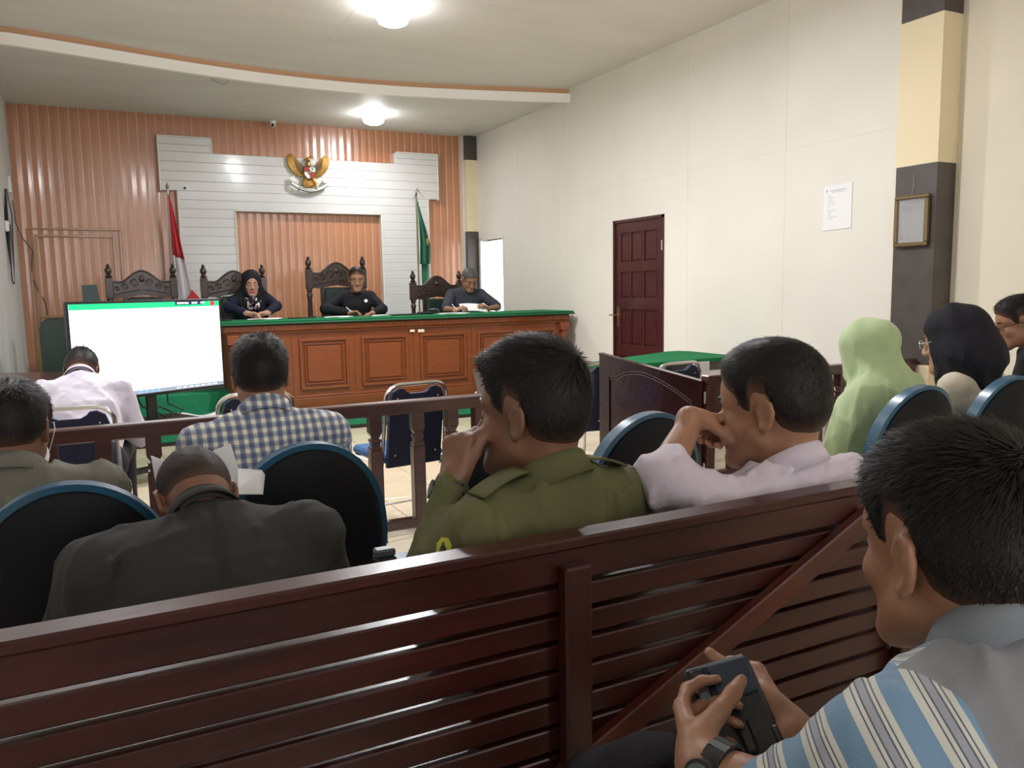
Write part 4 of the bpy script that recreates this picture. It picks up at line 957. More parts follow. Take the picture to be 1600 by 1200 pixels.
def person(label, H, yaw=0, hyaw=None, pitch=0, roll=0, bend=8, seat=.45, floor=0., hs=.95, wf=1.0, group=None, L=None, Rr=None, handL=None, handR=None,
           skin_m='skin_brown', hair='hair_black', shirt='cloth_navy', trousers='cloth_trousers', sleeve='long', res=.007, wr=.004, creases=None, thick=(.020, .006), hair_n=2500, hair_len=(.016, .005), stripes=False, collar=True, knees=None, scarf=None, hair_cut=None, up=None, neck_off=(0, -.030, -.140), seed=1, tuft=None, shirt_w=1.0, sw=.035, hsc=1, collar_m=None, brow=True, ndrop=.060, cuff=.02, seams=('yoke', 'armhole')):
    H = np.array(H, float); yaw = math.radians(yaw); hyaw = yaw if hyaw is None else math.radians(hyaw); B = rotz(yaw)
    Rh = rotz(hyaw)@rotx(-math.radians(pitch))@roty(math.radians(roll)); th = math.radians(bend)
    bz = lambda p: np.array([p[0], p[1]*math.cos(th)+p[2]*math.sin(th), p[2]*math.cos(th)-p[1]*math.sin(th)])
    pz = floor+seat+.09
    Nw = H+Rh@np.array([0, -.028, -.055])*hs; Nw = Nw+np.array([0, 0, -ndrop])*hs + B@np.array([0, -.022*math.cos(th)-.035*math.sin(th), 0])   # neck base
    up_len = up or (Nw[2]-pz)/(bz((0, 0, .535))[2]); s = up_len*1.0 if up is None else up
    base = Nw-B@(bz((0, 0, .535))*s); base[2] = floor; bx_ = base[:2]
    def T(p): return np.array([bx_[0], bx_[1], pz])+B@(bz(np.array(p)*s))
    def Fl(p): return np.array([bx_[0], bx_[1], floor])+B@np.array(p, float)
    pel, waist, chest, upc, neck = T((0, 0, 0)), T((0, 0, .17)), T((0, .008, .34)), T((0, 0, .45)), Nw
    Xd = B@V3(1, 0, 0)
    shL, shR = T((-.178*wf/s*.97, -.008, .458)), T((.178*wf/s*.97, -.008, .458))
    root = thing('person', (float(bx_[0]), float(bx_[1]), floor), label, 'person', group)
    def armpts(sh, spec, sd):
        if spec is None: spec = ((sd*.055, .07, -.27), (-sd*.06, .24, -.06))
        e, w = spec
        e = np.array(e, float) if len(e) == 4 else None or (np.array(e[:3], float) if e[-1] == 'w' else sh+B@np.array(e, float))
        w = e+B@np.array(w, float) if not (len(w) == 4) else np.array(w[:3], float)
        return e, w
    def conv(sh, spec, sd):
        if spec is None: spec = ((sd*.055, .07, -.27), (-sd*.06, .24, -.06))
        e, w = spec
        e = np.array([float(x) for x in e[:3]]) if len(e) == 4 else sh+B@np.array(e, float)
        w = np.array([float(x) for x in w[:3]]) if len(w) == 4 else e+B@np.array(w, float)
        return e, w
    eL, wL = conv(shL, L, -1); eR, wR = conv(shR, Rr, 1)
    kn = knees or [(-.12, .46, .49), (.12, .46, .49)]
    kL, kR = [Fl((p[0], p[1], p[2]+seat-.45)) for p in kn]; aL, aR = Fl((kn[0][0], kn[0][1]+.02, .09)), Fl((kn[1][0], kn[1][1]+.02, .09))
    hL, hR = Fl((-.09, .02, seat+.08)), Fl((.09, .02, seat+.08))
    #print("BASE", label[:30], bx_, "pelback", float(bx_[1]) , "shz", round(float(shL[2]),2))
    # ---- body: one surface
    S = Sculpt()
    S.sc(pel, waist, (.142*wf, .092), (.130*wf, .082), Xd, .04).sc(waist, chest, (.130*wf, .082), (.145*wf, .085), Xd, .04).sc(chest, upc, (.145*wf, .085), (.115*wf, .060), Xd, .04)
    S.rc(neck, H+Rh@(V3(0, -.030, -.035)*hs), .056*hs, .052*hs, .03)
    head_prims(S, H, Rh, hs)
    for sh, e, w_, hh, sd in ((shL, eL, wL, handL, -1), (shR, eR, wR, handR, 1)):
        S.rc(neck-V3(0, 0, .02), sh-V3(0, 0, .008), .034, .036, .04); S.rc(sh, e, .042, .036, .03); S.rc(e, w_, .040, .026, .02)
        hh = dict(hh or {}); dflt = unit(w_-e); hand_prims(S, w_+dflt*.01, hh.pop('d', dflt), hh.pop('n', (0, 0, -1)), sd, **hh)
    for h_, k_, a_ in ((hL, kL, aL), (hR, kR, aR)):
        S.rc(h_, k_, .078, .056, .04); S.rc(k_, a_, .054, .034, .02); S.rc(a_, a_+B@V3(0, .15, -.05), .034, .028, .02)
    P, Fc = S.mesh(res); body = mesh_obj('body', P, Fc, skin_m, root)
    # ---- clothes
    S = Sculpt(); W = wf*shirt_w
    S.sc(pel+V3(0, 0, -.03), waist, (.170*W, .118), (.162*W, .112), Xd, .05).sc(waist, chest, (.162*W, .112), (.176*W, .112), Xd, .05).sc(chest, upc, (.176*W, .112), (.150*W, .088), Xd, .06)
    nb = neck+(upc-neck)*.12
    S.rc(upc, nb, .075, .060, .03)
    for sh, e, w_ in ((shL, eL, wL), (shR, eR, wR)):
        S.rc(nb-V3(0, 0, .012), sh, .052, .058, .05)
        if sleeve == 'short': S.rc(sh, sh+(e-sh)*.9, .064, .064, sw)
        else: S.rc(sh, e, .062, .054, sw); S.rc(e, e+(w_-e)*(1-cuff/np.linalg.norm(w_-e)) if sleeve == 'long' else e+(w_-e)*.25, .054, .040, .025)
    up_ax = unit(H-neck); fwd = Rh@V3(0, 1, 0); fwd = unit(B@V3(0, 1, 0)*.6+fwd*.4)
    disp = wrinkle(wr, 26, seed, .6)
    cl = crease_lines(creases) if creases else None
    def seam(Pp):
        q = (Pp-upc); x = q@Xd; y = q@(B@V3(0, 1, 0)); h_ = q@unit(neck-pel); d = 0*x; bk = np.clip(-y/.03, 0, 1)
        if 'centre' in seams: d = d+.010*np.exp(-(x/.009)**2)*bk
        if 'yoke' in seams: d = d+.0028*np.exp(-((h_+.035)/.006)**2)*bk
        if 'armhole' in seams: d = d+.0030*np.exp(-((np.abs(x)-.150*wf+.25*np.minimum(0, h_+.02))/.006)**2)
        return d
    dd = (lambda Pp: disp(Pp)+cl(Pp)+seam(Pp)) if cl else (lambda Pp: disp(Pp)+seam(Pp))
    ncut = lambda Pp: np.minimum((Pp-(neck+up_ax*.022))@up_ax, .060*1.35-np.linalg.norm((Pp-neck)-((Pp-neck)@up_ax)[:, None]*up_ax, axis=1)+.02)
    def ncut(Pp):
        q = Pp-neck; hgt = q@up_ax; rad = np.linalg.norm(q-hgt[:, None]*up_ax, axis=1); return np.where(rad < .085, hgt-.020, -1.0)
    P, Fc = S.mesh(res*1.0, dd, ncut)
    # cloth coordinates: torso (x, height); sleeves (round the arm, along the arm)
    loc = (P-np.array([bx_[0], bx_[1], 0]))@B; cuv = np.zeros((len(P), 3)); cuv[:, 0] = loc[:, 0]; cuv[:, 1] = ((P-pel)@unit(neck-pel)); reg = np.full(len(P), -1.0)
    for sh, e, sd in ((shL, eL, -1), (shR, eR, 1)):
        ba = e-sh; Ln = np.linalg.norm(ba); ba = ba/Ln; q = P-sh; t = q@ba; r = np.linalg.norm(q-t[:, None]*ba, axis=1)
        outer = (((P-sh)@Xd)*sd > (-.01 if stripes else -.035)) & (t > -.05) & (r < .12)
        outer = outer | (stripes & (((P-upc)@Xd)*sd > 0))
        mk = outer & (((P-upc)@Xd)*sd > (.110 if stripes else .10))
        u = np.arctan2((q@np.cross(ba, Xd)), (q@Xd))*.06
        if stripes: cuv[mk, 1] = t[mk]*.8+.25*(q[mk]@unit(sh-chest)); reg = np.maximum(reg, ((P-upc)@Xd*sd-.135)/.02)
        elif shirt == 'cloth_plaid': mk2 = mk & (t > .02); cuv[mk2, 0] = u[mk2]; cuv[mk2, 1] = -t[mk2]
    if stripes:
        fr = ((P-upc)@(B@V3(0, 1, 0)) > .015) & (reg < -.6); reg = np.maximum(reg, ((P-upc)@(B@V3(0, 1, 0))-.035)/.02); cuv[fr, 1] = loc[fr, 0]
    cuv[:, 2] = reg
    top = mesh_obj('shirt' if shirt != 'cloth_jacket' else 'jacket', P, Fc, shirt, root, {'cuv': cuv})
    if collar:
        rr = .066; n_ = 40; G = []
        X_ = unit(np.cross(fwd, up_ax)); Y_ = unit(np.cross(up_ax, X_))
        for lay in range(5):
            row = []
            for i in range(n_+1):
                a = -PI/2-.20-(2*PI-.40)*i/n_ if False else PI/2+.18+(2*PI-.36)*i/n_
                fr_ = max(0, math.cos(a-PI/2))
                rad, hz = [(rr+.004, -.012), (rr-.002, .030), (rr+.001, .036), (rr+.009, .028), (rr+.017+.012*fr_, -.014-.022*fr_)][lay]
                row.append(tuple(neck+X_*math.cos(a)*rad+Y_*math.sin(a)*rad*1.02+up_ax*(hz-.022*fr_+.010*max(0, -math.sin(a)))))
            G.append(row)
        co = MB().sheet(G).build('collar', collar_m or ('cloth_grey' if stripes else shirt), root, True, solid=.003)
        if shirt == 'cloth_plaid':
            a_ = co.data.attributes.new('cuv', 'FLOAT_VECTOR', 'POINT'); vv = np.array([v.co for v in co.data.vertices]); cc = np.zeros_like(vv); cc[:, 0] = vv[:, 0]; cc[:, 1] = vv[:, 2]; a_.data.foreach_set('vector', cc.astype(np.float32).ravel())
    # ---- trousers and shoes
    S = Sculpt(); S.sc(pel+V3(0, 0, -.02), pel+V3(0, 0, .05), (.165*wf, .13), (.15*wf, .11), Xd, .04)
    for h_, k_, a_ in ((hL, kL, aL), (hR, kR, aR)): S.rc(h_, k_, .092, .072, .05); S.rc(k_, a_+V3(0, 0, .03), .070, .055, .03)
    P, Fc = S.mesh(.013, wrinkle(.003, 22, seed+3)); mesh_obj('trousers', P, Fc, trousers, root)
    for a_ in (aL, aR):
        S = Sculpt(); S.rc(a_+V3(0, 0, -.03), a_+B@V3(0, .14, -.052), .043, .036, .03); S.rc(a_+V3(0, 0, -.045), a_+B@V3(0, -.03, -.05), .036, .036, .02); P, Fc = S.mesh(.011, cut=lambda Pp: floor+.003-Pp[:, 2]); mesh_obj('shoe', P, Fc, 'black_plastic', root)
    # ---- hair or headscarf
    wpt = lambda p: H+Rh@(np.array(p, float)*hs)
    if hair and not scarf:
        tt, ts = thick; S = Sculpt()
        def el(c, r, k=.02): S.el(wpt(c), np.array(r)*hs, Rh, k)
        el((0, -.012, .047+tt*.35), (.0755+ts, .0955+ts+tt*.25, .080+tt*.75)); el((0, .026, .045+tt*.5), (.066+ts, .068+ts, .070+tt*.6)); el((0, -.034, .003), (.064+ts+.003, .066+ts+.006, .070+ts), .03)
        for c, r in (tuft or []): el(c, r, .02)
        hl = hair_cut or hairline
        def cut(Pp):
            q = (Pp-H)@Rh/hs; return (hl(q[:, 1])-q[:, 2])*.6*hs
        hw_ = wrinkle(.0008, 90, seed+9)
        def taper(Pp):
            q = (Pp-H)@Rh/hs; return hw_(Pp)+(ts+.001)*hs*(1-np.clip((q[:, 2]-hl(q[:, 1]))/.05, 0, 1))**1.5
        P, Fc = S.mesh(res*.8, taper, cut)
        q = (P-H)@Rh/hs; m_ = np.clip((q[:, 2]-hl(q[:, 1]))/.055, 0, 1); top_ = np.clip((q[:, 2]-.035)/.06, 0, 1)
        m_ = np.clip(.10+m_**.8, 0, 1)
        # strands grow from the shell: three-triangle slivers
        nrm = np.zeros_like(P); fn = np.cross(P[Fc[:, 1]]-P[Fc[:, 0]], P[Fc[:, 2]]-P[Fc[:, 0]])
        for a in range(4):
            for b in range(3): nrm[:, b] += np.bincount(Fc[:, a], fn[:, b], len(P))
        nrm /= np.linalg.norm(nrm, axis=1)[:, None]+1e-9
        outw = ((P-wpt((0, -.01, .03)))*nrm).sum(1) > 0
        cand = np.nonzero(outw & (m_ > .75) & (q[:, 2] > hl(q[:, 1])+.012))[0]; rg = np.random.default_rng(seed)
        n_ = hair_n; ii = rg.choice(cand, n_); p0 = P[ii]+rg.normal(0, res*.4, (n_, 3)); nn = nrm[ii]; tp = top_[ii]
        whorl = wpt((.01, -.075, .105)); down = (p0-whorl); down = down-nn*(down*nn).sum(1)[:, None]; down /= np.linalg.norm(down, axis=1)[:, None]+1e-9
        Ln = (hair_len[1]+(hair_len[0]-hair_len[1])*tp)*rg.uniform(.6, 1.25, n_); lift = (.12+.22*rg.random(n_))[:, None]*(.4+.6*tp[:, None])
        d1 = nn*lift+down*(1-lift*.4)+rg.normal(0, .18, (n_, 3)); d1 /= np.linalg.norm(d1, axis=1)[:, None]; d2 = d1*.8+down*.45+rg.normal(0, .12, (n_, 3)); d2 /= np.linalg.norm(d2, axis=1)[:, None]
        sd = np.cross(d1, nn); sd /= np.linalg.norm(sd, axis=1)[:, None]+1e-9; wd = .0006*(1+.5*rg.random(n_))[:, None]*hsc
        p0 = p0-nn*.002; p1 = p0+d1*Ln[:, None]*.55; p2 = p1+d2*Ln[:, None]*.5
        SV = np.stack([p0-sd*wd, p0+sd*wd, p1-sd*wd*.8, p1+sd*wd*.8, p2], 1).reshape(-1, 3); b0 = len(P)+5*np.arange(n_)
        q4 = Fc; T3 = np.concatenate([q4[:, [0, 1, 2]], q4[:, [0, 2, 3]], np.stack([b0, b0+1, b0+3], 1), np.stack([b0, b0+3, b0+2], 1), np.stack([b0+2, b0+3, b0+4], 1)])
        mesh_obj('hair', np.concatenate([P, SV]), T3, hair, root, {'fade': np.concatenate([m_, np.ones(5*n_)])})
    if brow:
        b = MB()
        for sd in (-1, 1):
            b.tube([wpt((sd*x, y, z)) for x, y, z in [(.013, .0985, .028), (.030, .0955, .034), (.044, .084, .032), (.052, .073, .027)]], .003, 6, [.0022, .0036, .003, .001])
        b.build('eyebrow', 'eye_dark', root, True)
        b = MB()
        for sd in (-1, 1): b.tube([wpt((sd*x, y, z)) for x, y, z in [(.018, .088, .000), (.026, .0915, -.0035), (.036, .0905, -.0035), (.044, .084, .0)]], .0016, 6)
        b.build('eyelash', 'eye_dark', root, True)
    return dict(root=root, H=H, R=Rh, B=B, w=wpt, neck=neck, shL=shL, shR=shR, eL=eL, wL=wL, eR=eR, wR=wR, chest=chest, upc=upc, up=up_ax, base=bx_, pel=pel, hs=hs)
# ================================================================== THE PEOPLE
def scarf(pp, m, name, drape, front=.0, res=.008, seed=1, face=True, drop=.0, cover=.85, cr=.080):
    """headscarf: a cap over the head, a throat wrap and a cape over the shoulders, opened for the face"""
    S = Sculpt(); w = pp['w']; R_ = pp['R']; hs = pp['hs']; B = pp['B']; nk = pp['neck']
    S.el(w((0, -.012, .050)), np.array((.098, .116, .098))*hs, R_, .02); S.el(w((0, .0, -.02)), np.array((.097, .094, .10))*hs, R_, .03)
    S.el(w((0, -.045, -.04)), np.array((.078, .07, .10))*hs, R_, .04)
    S.sc(w((0, -.02, -.07)), nk-V3(0, 0, .01), (.085, .085), (.115+.045*(drape > .5), .098+.02*(drape > .5)), B@V3(1, 0, 0), .06)
    for sh in (pp['shL'], pp['shR']): S.rc(nk+V3(0, 0, .0), nk+(sh-nk)*cover, cr, cr*.94, .06)
    S.sc(nk, pp['chest']-V3(0, 0, drop), (.125, .10), (.16+drape*.10, .135+drape*.05), B@V3(1, 0, 0), .08)
    if drape:
        for sh, e in ((pp['shL'], pp['eL']), (pp['shR'], pp['eR'])): S.rc(sh, sh+(e-sh)*.75, .085, .10, .08)
    H = pp['H']; ax = unit(w((0, 0, .1))-pp['chest'])
    wr = wrinkle(.006, 20, seed, .35)
    def disp(P):
        q = P-nk; a = np.arctan2(q@(B@V3(1, 0, 0)), q@(B@V3(0, 1, 0))); h = (H[2]-P[:, 2]); g = np.clip(h/.15, 0, 1); hd = 1-g
        return (wr(P)*(.5+1.3*g) + (.010+.005*drape)*g*(np.abs(np.sin(a*3.5+h*9+seed))-.6) + (.006+.007*drape)*(np.abs(np.sin(h*15+a*1.6+seed))-.6)*np.clip(h/.08, 0, 1)-.003*np.sin(((P-H)@R_[:, 1])*60+h*22)*hd)
    def cut(P):
        q = (P-H)@R_/hs; d = -1+0*q[:, 0]
        if face:
            u = q[:, 0]/.062; v = (q[:, 2]+.024)/.098; r = 1-np.sqrt(u*u+v*v); d = np.where(q[:, 1] > .02, r*.05*hs, -1)
        return d
    P, Fc = S.mesh(res, disp, cut); return mesh_obj(name, P, Fc, m, pp['root'])
LBL = {}

def AY(px, py, y, dx=0, dy=0, dz=0): r = ray(px, py); t = y/r[1]; return (float(r[0]*t+dx), float(y+dy), float(CAM_H+r[2]*t+dz))
def W4(p): return (p[0], p[1], p[2], 0)
def D4(px, py, d): return W4(at_depth(px, py, d))
DOWN = (0, -.3, -1)
HOLD = [(45, 45, 30)]*4
# 1  judge, woman in a black headscarf
j1 = person('woman in a black headscarf and patterned scarf collar writing at the bench', AY(393, 444, 8.97), yaw=178, hyaw=176, pitch=10, bend=14, seat=.43, floor=.40, hs=1.04, wf=.98, skin_m='skin_fair', hair=None, shirt='cloth_navy', res=.008, collar=False,
    L=(W4(AY(432, 478, 8.85)), W4(AY(418, 488, 8.70))), Rr=(W4(AY(358, 480, 8.85)), W4(AY(385, 489, 8.68))), handL=dict(d=(-.9, -.2, -.05), n=(0, -.3, -1), curls=[(30, 40, 25)]*4), handR=dict(d=(.9, -.2, -.05), n=(0, -.3, -1), curls=[(30, 40, 25)]*4), seed=11)
scarf(j1, 'cloth_scarf_black', 'headscarf', 0, seed=4)
S = Sculpt(); w_ = j1['w']; S.rc(w_((-.020, .094, -.061)), w_((.020, .094, -.061)), .0068, .0068); S.rc(w_((-.016, .092, -.073)), w_((.016, .092, -.073)), .0072, .0072); P, Fc = S.mesh(.004); mesh_obj('lips', P, Fc, 'lip_red', j1['root'])
mat('scarf_print', (.35, .22, .22), .8); nt, b_ = nodes(_M['scarf_print']); vo = nt.nodes.new('ShaderNodeTexVoronoi'); vo.inputs['Scale'].default_value = 42; tc = nt.nodes.new('ShaderNodeTexCoord'); rp = nt.nodes.new('ShaderNodeValToRGB'); rp.color_ramp.interpolation = 'CONSTANT'
nt.links.new(tc.outputs['Object'], vo.inputs['Vector']); nt.links.new(vo.outputs['Color'], rp.inputs[0]); nt.links.new(rp.outputs[0], b_.inputs['Base Color'])
e = rp.color_ramp.elements; e[0].color = (.01, .01, .016, 1); e[1].position = .5; e[1].color = (.45, .25, .24, 1); q = e.new(.68); q.color = (.015, .015, .02, 1); q = e.new(.8); q.color = (.62, .6, .6, 1); q = e.new(.88); q.color = (.02, .02, .03, 1)
S = Sculpt(); nk = j1['neck']; B_ = j1['B']
for sd in (-1, 1): S.rc(nk+B_@V3(sd*.085, .045, -.005), nk+B_@V3(sd*.035, .125, -.14), .030, .026, .03); S.rc(nk+B_@V3(sd*.08, .06, -.01), nk+B_@V3(0, .115, -.055), .026, .030, .03)
P, Fc = S.mesh(.007, wrinkle(.004, 60, 5)); mesh_obj('patterned_scarf', P, Fc, 'scarf_print', j1['root'])
# 2  judge in black polo
j2 = person('man in a black polo shirt looking down in the tallest carved chair', AY(557, 437, 8.95), yaw=182, hyaw=168, pitch=14, bend=12, seat=.47, floor=.40, hs=1.06, wf=1.02, ndrop=.085, collar=False, seams=(), skin_m='skin_tan', shirt='cloth_black', sleeve='long', res=.008,
    L=(W4(AY(598, 483, 8.85)), W4(AY(583, 489, 8.68))), Rr=(W4(AY(508, 483, 8.85)), W4(AY(545, 488, 8.66))), handL=dict(d=(-.8, -.5, -.05), n=(0, -.3, -1), curls=[(30, 40, 25)]*4), handR=dict(d=(.9, -.3, .05), n=(0, -.3, -1), curls=HOLD), thick=(.012, .004), hair='hair_dark', hair_n=900, hair_len=(.010, .004), seed=12, hsc=2)
w_ = AY(572, 470, 8.62); MB().cyl(w_, (w_[0], w_[1]+.015, w_[2]), .018, n=12).build('chest_emblem', 'paper', j2['root'])
tag(MB().cyl(AY(549, 487, 8.60), AY(541, 480, 8.66), .004, n=8).build('pen', 'paper', smooth=True), 'pale pen in the hand of the man in the black polo', 'pen')
# 3  judge reading
j3 = person('grey-haired man in a charcoal short-sleeved shirt reading a sheet of paper', AY(733, 438, 8.92), yaw=178, hyaw=180, pitch=30, bend=16, seat=.43, floor=.40, hs=1.06, wf=1.12, ndrop=.07, skin_m='skin_tan', hair='hair_grey', shirt='cloth_charcoal', sleeve='short', res=.008,
    L=(W4(AY(778, 480, 8.82)), W4(AY(762, 482, 8.55))), Rr=(W4(AY(697, 483, 8.82)), W4(AY(712, 484, 8.52))), handL=dict(d=(-.7, -.3, .5), n=(-.3, .2, -1), curls=HOLD), handR=dict(d=(.7, -.3, .3), n=(.3, .2, -1), curls=HOLD), thick=(.016, .008), hair_n=1200, seed=13, hsc=2)
a = Vector(AY(717, 475, 8.58)); c = Vector(AY(757, 477, 8.58)); G = [[a.lerp(c, u)+Vector((0, -.10*v+.01*math.sin(u*5), -.085*v+.015*math.sin(u*3))) for v in (0, .33, .66, 1)] for u in [k/8 for k in range(9)]]
tag(MB().sheet(G).build('paper_sheet', 'paper', smooth=True, solid=.002), 'white sheet of paper held up by the grey-haired man', 'paper')
tag(MB().cyl(AY(706, 475, 8.5), AY(714, 484, 8.47), .004, n=8).build('pen', 'paper', smooth=True), 'white pen in the grey-haired man\'s right hand', 'pen')
# papers on the bench
for k, (px_, y_, wd, dp, lb) in enumerate([(410, 8.62, .30, .20, 'white papers under the hands of the woman in the black headscarf'), (525, 8.5, .24, .2, 'thin white papers left of the man in the black polo'), (605, 8.5, .34, .2, 'wide spread of white papers right of the man in the black polo'), (705, 8.4, .30, .2, 'flat white papers in front of the grey-haired man')]):
    p = AY(px_, 495, y_); t = thing('papers', (p[0], y_, 1.094), lb, 'papers', 'papers on the bench')
    for q in range(3): 
        M_ = Matrix.Translation((p[0]+.02*q, y_, 1.0945+.003*q)) @ Rz(.12*(q-1)); MB().box(-wd/2, wd/2, -dp/2, dp/2, 0, .0026, M=M_).build('sheet', 'paper', t)
p = AY(630, 490, 8.45); tag(MB().prism([(p[0]-.16, 8.35), (p[0]+.16, 8.38), (p[0]+.14, 8.58), (p[0]-.18, 8.55)], 1.095, 1.108, 'XY').build('folder', 'black_plastic'), 'slim black folder on the bench between the two male judges', 'folder')
p = AY(665, 487, 8.5); t = thing('microphone', (p[0], 8.5, 1.094), 'black desk microphone with tangled lead left of the grey-haired man', 'microphone')
MB().box(p[0]-.09, p[0]+.08, 8.44, 8.56, 1.095, 1.122, .008).build('base', 'black_plastic', t); MB().tube([(p[0], 8.5, 1.12), (p[0]+.03, 8.48, 1.145), (p[0]+.09, 8.44, 1.15), (p[0]+.13, 8.42, 1.14)], .008, 8, [.006, .006, .01, .014]).build('stem', 'black_plastic', t, True)
MB().tube([(p[0]+.07, 8.5, 1.11), (p[0]+.12, 8.47, 1.14), (p[0]+.17, 8.50, 1.12), (p[0]+.14, 8.55, 1.10)], .006, 6).build('lead', 'cable', t, True)
p = AY(462, 493, 8.5); tag(MB().tube([(p[0]-.08, 8.5, 1.10), (p[0], 8.46, 1.103), (p[0]+.1, 8.5, 1.101), (p[0]+.2, 8.48, 1.10)], .007, 6).build('microphone_lead', 'cable', smooth=True), 'black lead lying on the bench right of the woman judge', 'cable')
p = AY(352, 490, 8.5); tag(MB().box(p[0]-.08, p[0]+.05, 8.42, 8.52, 1.095, 1.112, .004).build('notebook', 'black_plastic'), 'small dark notebook on the bench left of the woman judge', 'book')
# 4  clerk bending over
ck = person('man in a pale lilac shirt bent forward in front of the television', at_depth(127, 582, 4.25), yaw=2, hyaw=-6, pitch=62, bend=34, ndrop=.035, hs=.95, wf=1.0, skin_m='skin_deep', shirt='cloth_lilac_pale', res=.009, wr=.010,
    Rr=(D4(216, 680, 4.25), (-.10, .22, .02)), L=((-.10, .10, -.26), (.06, .22, .0)), handR=dict(n=(-.5, 0, -1)), thick=(.022, .012), hair_n=2200, hair_len=(.026, .010), seed=21, hsc=1.6, knees=[(-.16, .44, .50), (.18, .44, .56)],
    creases=[(at_depth(128, 600, 3.95), at_depth(150, 655, 4.0), .02, .012), (at_depth(205, 620, 4.0), at_depth(190, 655, 4.0), .015, .010)])
# 5  plaid man
pm = person('man in a blue and white checked shirt facing the bench', at_depth(407, 592, 2.42), yaw=3, hyaw=-8, pitch=6, bend=8, hs=.95, wf=1.08, skin_m='skin_tan', shirt='cloth_plaid', res=.007, wr=.008, thick=(.016, .011), hair_n=9000, hair_len=(.020, .008), seed=31,
    L=((-.06, .05, -.27), (.06, .24, -.05)))
# 6  left man
lm = person('man in a taupe jacket at the left edge with white mask loop on his ear', at_depth(24, 676, 2.08), yaw=4, hyaw=-10, pitch=12, bend=12, hs=.97, wf=1.12, skin_m='skin_deep', shirt='cloth_taupe', res=.007, wr=.009, thick=(.018, .010), hair_n=9000, hair_len=(.014, .007), seed=41)
w_ = lm['w']; MB().tube([w_((.085, .012, .022)), w_((.100, -.030, .020)), w_((.103, -.036, .0)), w_((.093, -.022, -.026)), w_((.075, .03, -.045)), w_((.062, .07, -.055))], .0012, 6).build('mask_loop', 'paper', lm['root'], True)
S = Sculpt(); S.el(w_((0, .075, -.062)), (.058, .045, .058), lm['R']); S.el(w_((.052, .035, -.066)), (.012, .035, .028), lm['R']); P, Fc = S.mesh(.007); mesh_obj('face_mask', P, Fc, 'paper', lm['root'])
# 7  hunched man in dark jacket
hm = person('balding man in a dark suit jacket hunched over papers, back to the pew', at_depth(308, 786, 1.74), yaw=4, hyaw=6, pitch=70, bend=24, ndrop=.035, hs=.97, wf=1.20, skin_m='skin_deep', shirt='cloth_jacket', seams=('centre', 'armhole'), res=.0065, wr=.008, thick=(.003, .003), hair='hair_shaved', hair_n=3500, hair_len=(.004, .004), seed=51, collar=True, shirt_w=1.10, sw=.05,
    L=((-.10, .12, -.24), (.10, .20, .02)), Rr=((.10, .12, -.24), (-.10, .20, .02)),
    creases=[(at_depth(320, 790, 1.45), at_depth(332, 925, 1.42), .004, .004), (at_depth(300, 805, 1.5), at_depth(205, 850, 1.5), .010, .010), (at_depth(205, 850, 1.5), at_depth(180, 920, 1.5), .012, .010), (at_depth(390, 815, 1.5), at_depth(440, 850, 1.5), .009, .009), (at_depth(440, 850, 1.5), at_depth(462, 905, 1.5), .010, .008)])
for nm, pts, lb in (('paper_sheet', [(236, 712, 1.93), (262, 722, 1.93), (262, 775, 1.93), (247, 775, 1.93)], 'white sheet of paper rising left of the hunched man\'s head'),
                    ('paper_sheet', [(333, 704, 1.9), (360, 693, 1.9), (372, 733, 1.9), (372, 760, 1.9), (340, 760, 1.9)], 'white sheet of paper rising right of the hunched man\'s head'),
                    ('paper_sheet', [(366, 732, 1.95), (409, 735, 1.95), (414, 742, 1.93), (411, 772, 1.93), (360, 772, 1.9)], 'lower fanned white papers over the hunched man\'s right shoulder')):
    Q = [at_depth(*p) for p in pts]; n_ = (Q[1]-Q[0]).cross(Q[2]-Q[0]).normalized()*.0012; b = MB(); A = [b.bm.verts.new(q+n_) for q in Q]; C_ = [b.bm.verts.new(q-n_) for q in Q]; b.bm.faces.new(A); b.bm.faces.new(C_[::-1])
    for i in range(len(Q)): b.bm.faces.new((A[i], C_[i], C_[(i+1) % len(Q)], A[(i+1) % len(Q)]))
    tag(b.build(nm, 'paper'), lb, 'paper', 'papers of the hunched man')
def mouth(H, hyaw, pitch, hs, p=(0, .105, -.062)): return np.array(H)+rotz(math.radians(hyaw))@rotx(-math.radians(pitch))@(np.array(p)*hs)
def wrist_at(px_, py_, m_, dist):
    """a point on the sight line at the wanted reach from the mouth, on the near side"""
    best = None
    for d in np.arange(1.2, 2.3, .004):
        q = np.array(at_depth(px_, py_, d)); e = abs(np.linalg.norm(q-m_)-dist)
        if best is None or e < best[0]-1e-4: best = (e, q)
    return best[1]
OH, LH = np.array(at_depth(830, 652, 1.57)), np.array(at_depth(1204, 642, 1.80))
OM = mouth(OH, 30, 0, 1.03, (-.035, .10, -.055)); OD = float(CAMROT[:, 2]@(OM-np.array([0, 0, CAM_H]))); OW = np.array(at_depth(706, 758, OD-.06)); ODIR = unit(np.array([.22, .12, .95])); ON = unit(OM-(OW+ODIR*.085)); LM = mouth(LH, 26, 6, 1.10, (-.012, .118, -.045)); LW = wrist_at(1080, 658, LM, .125)
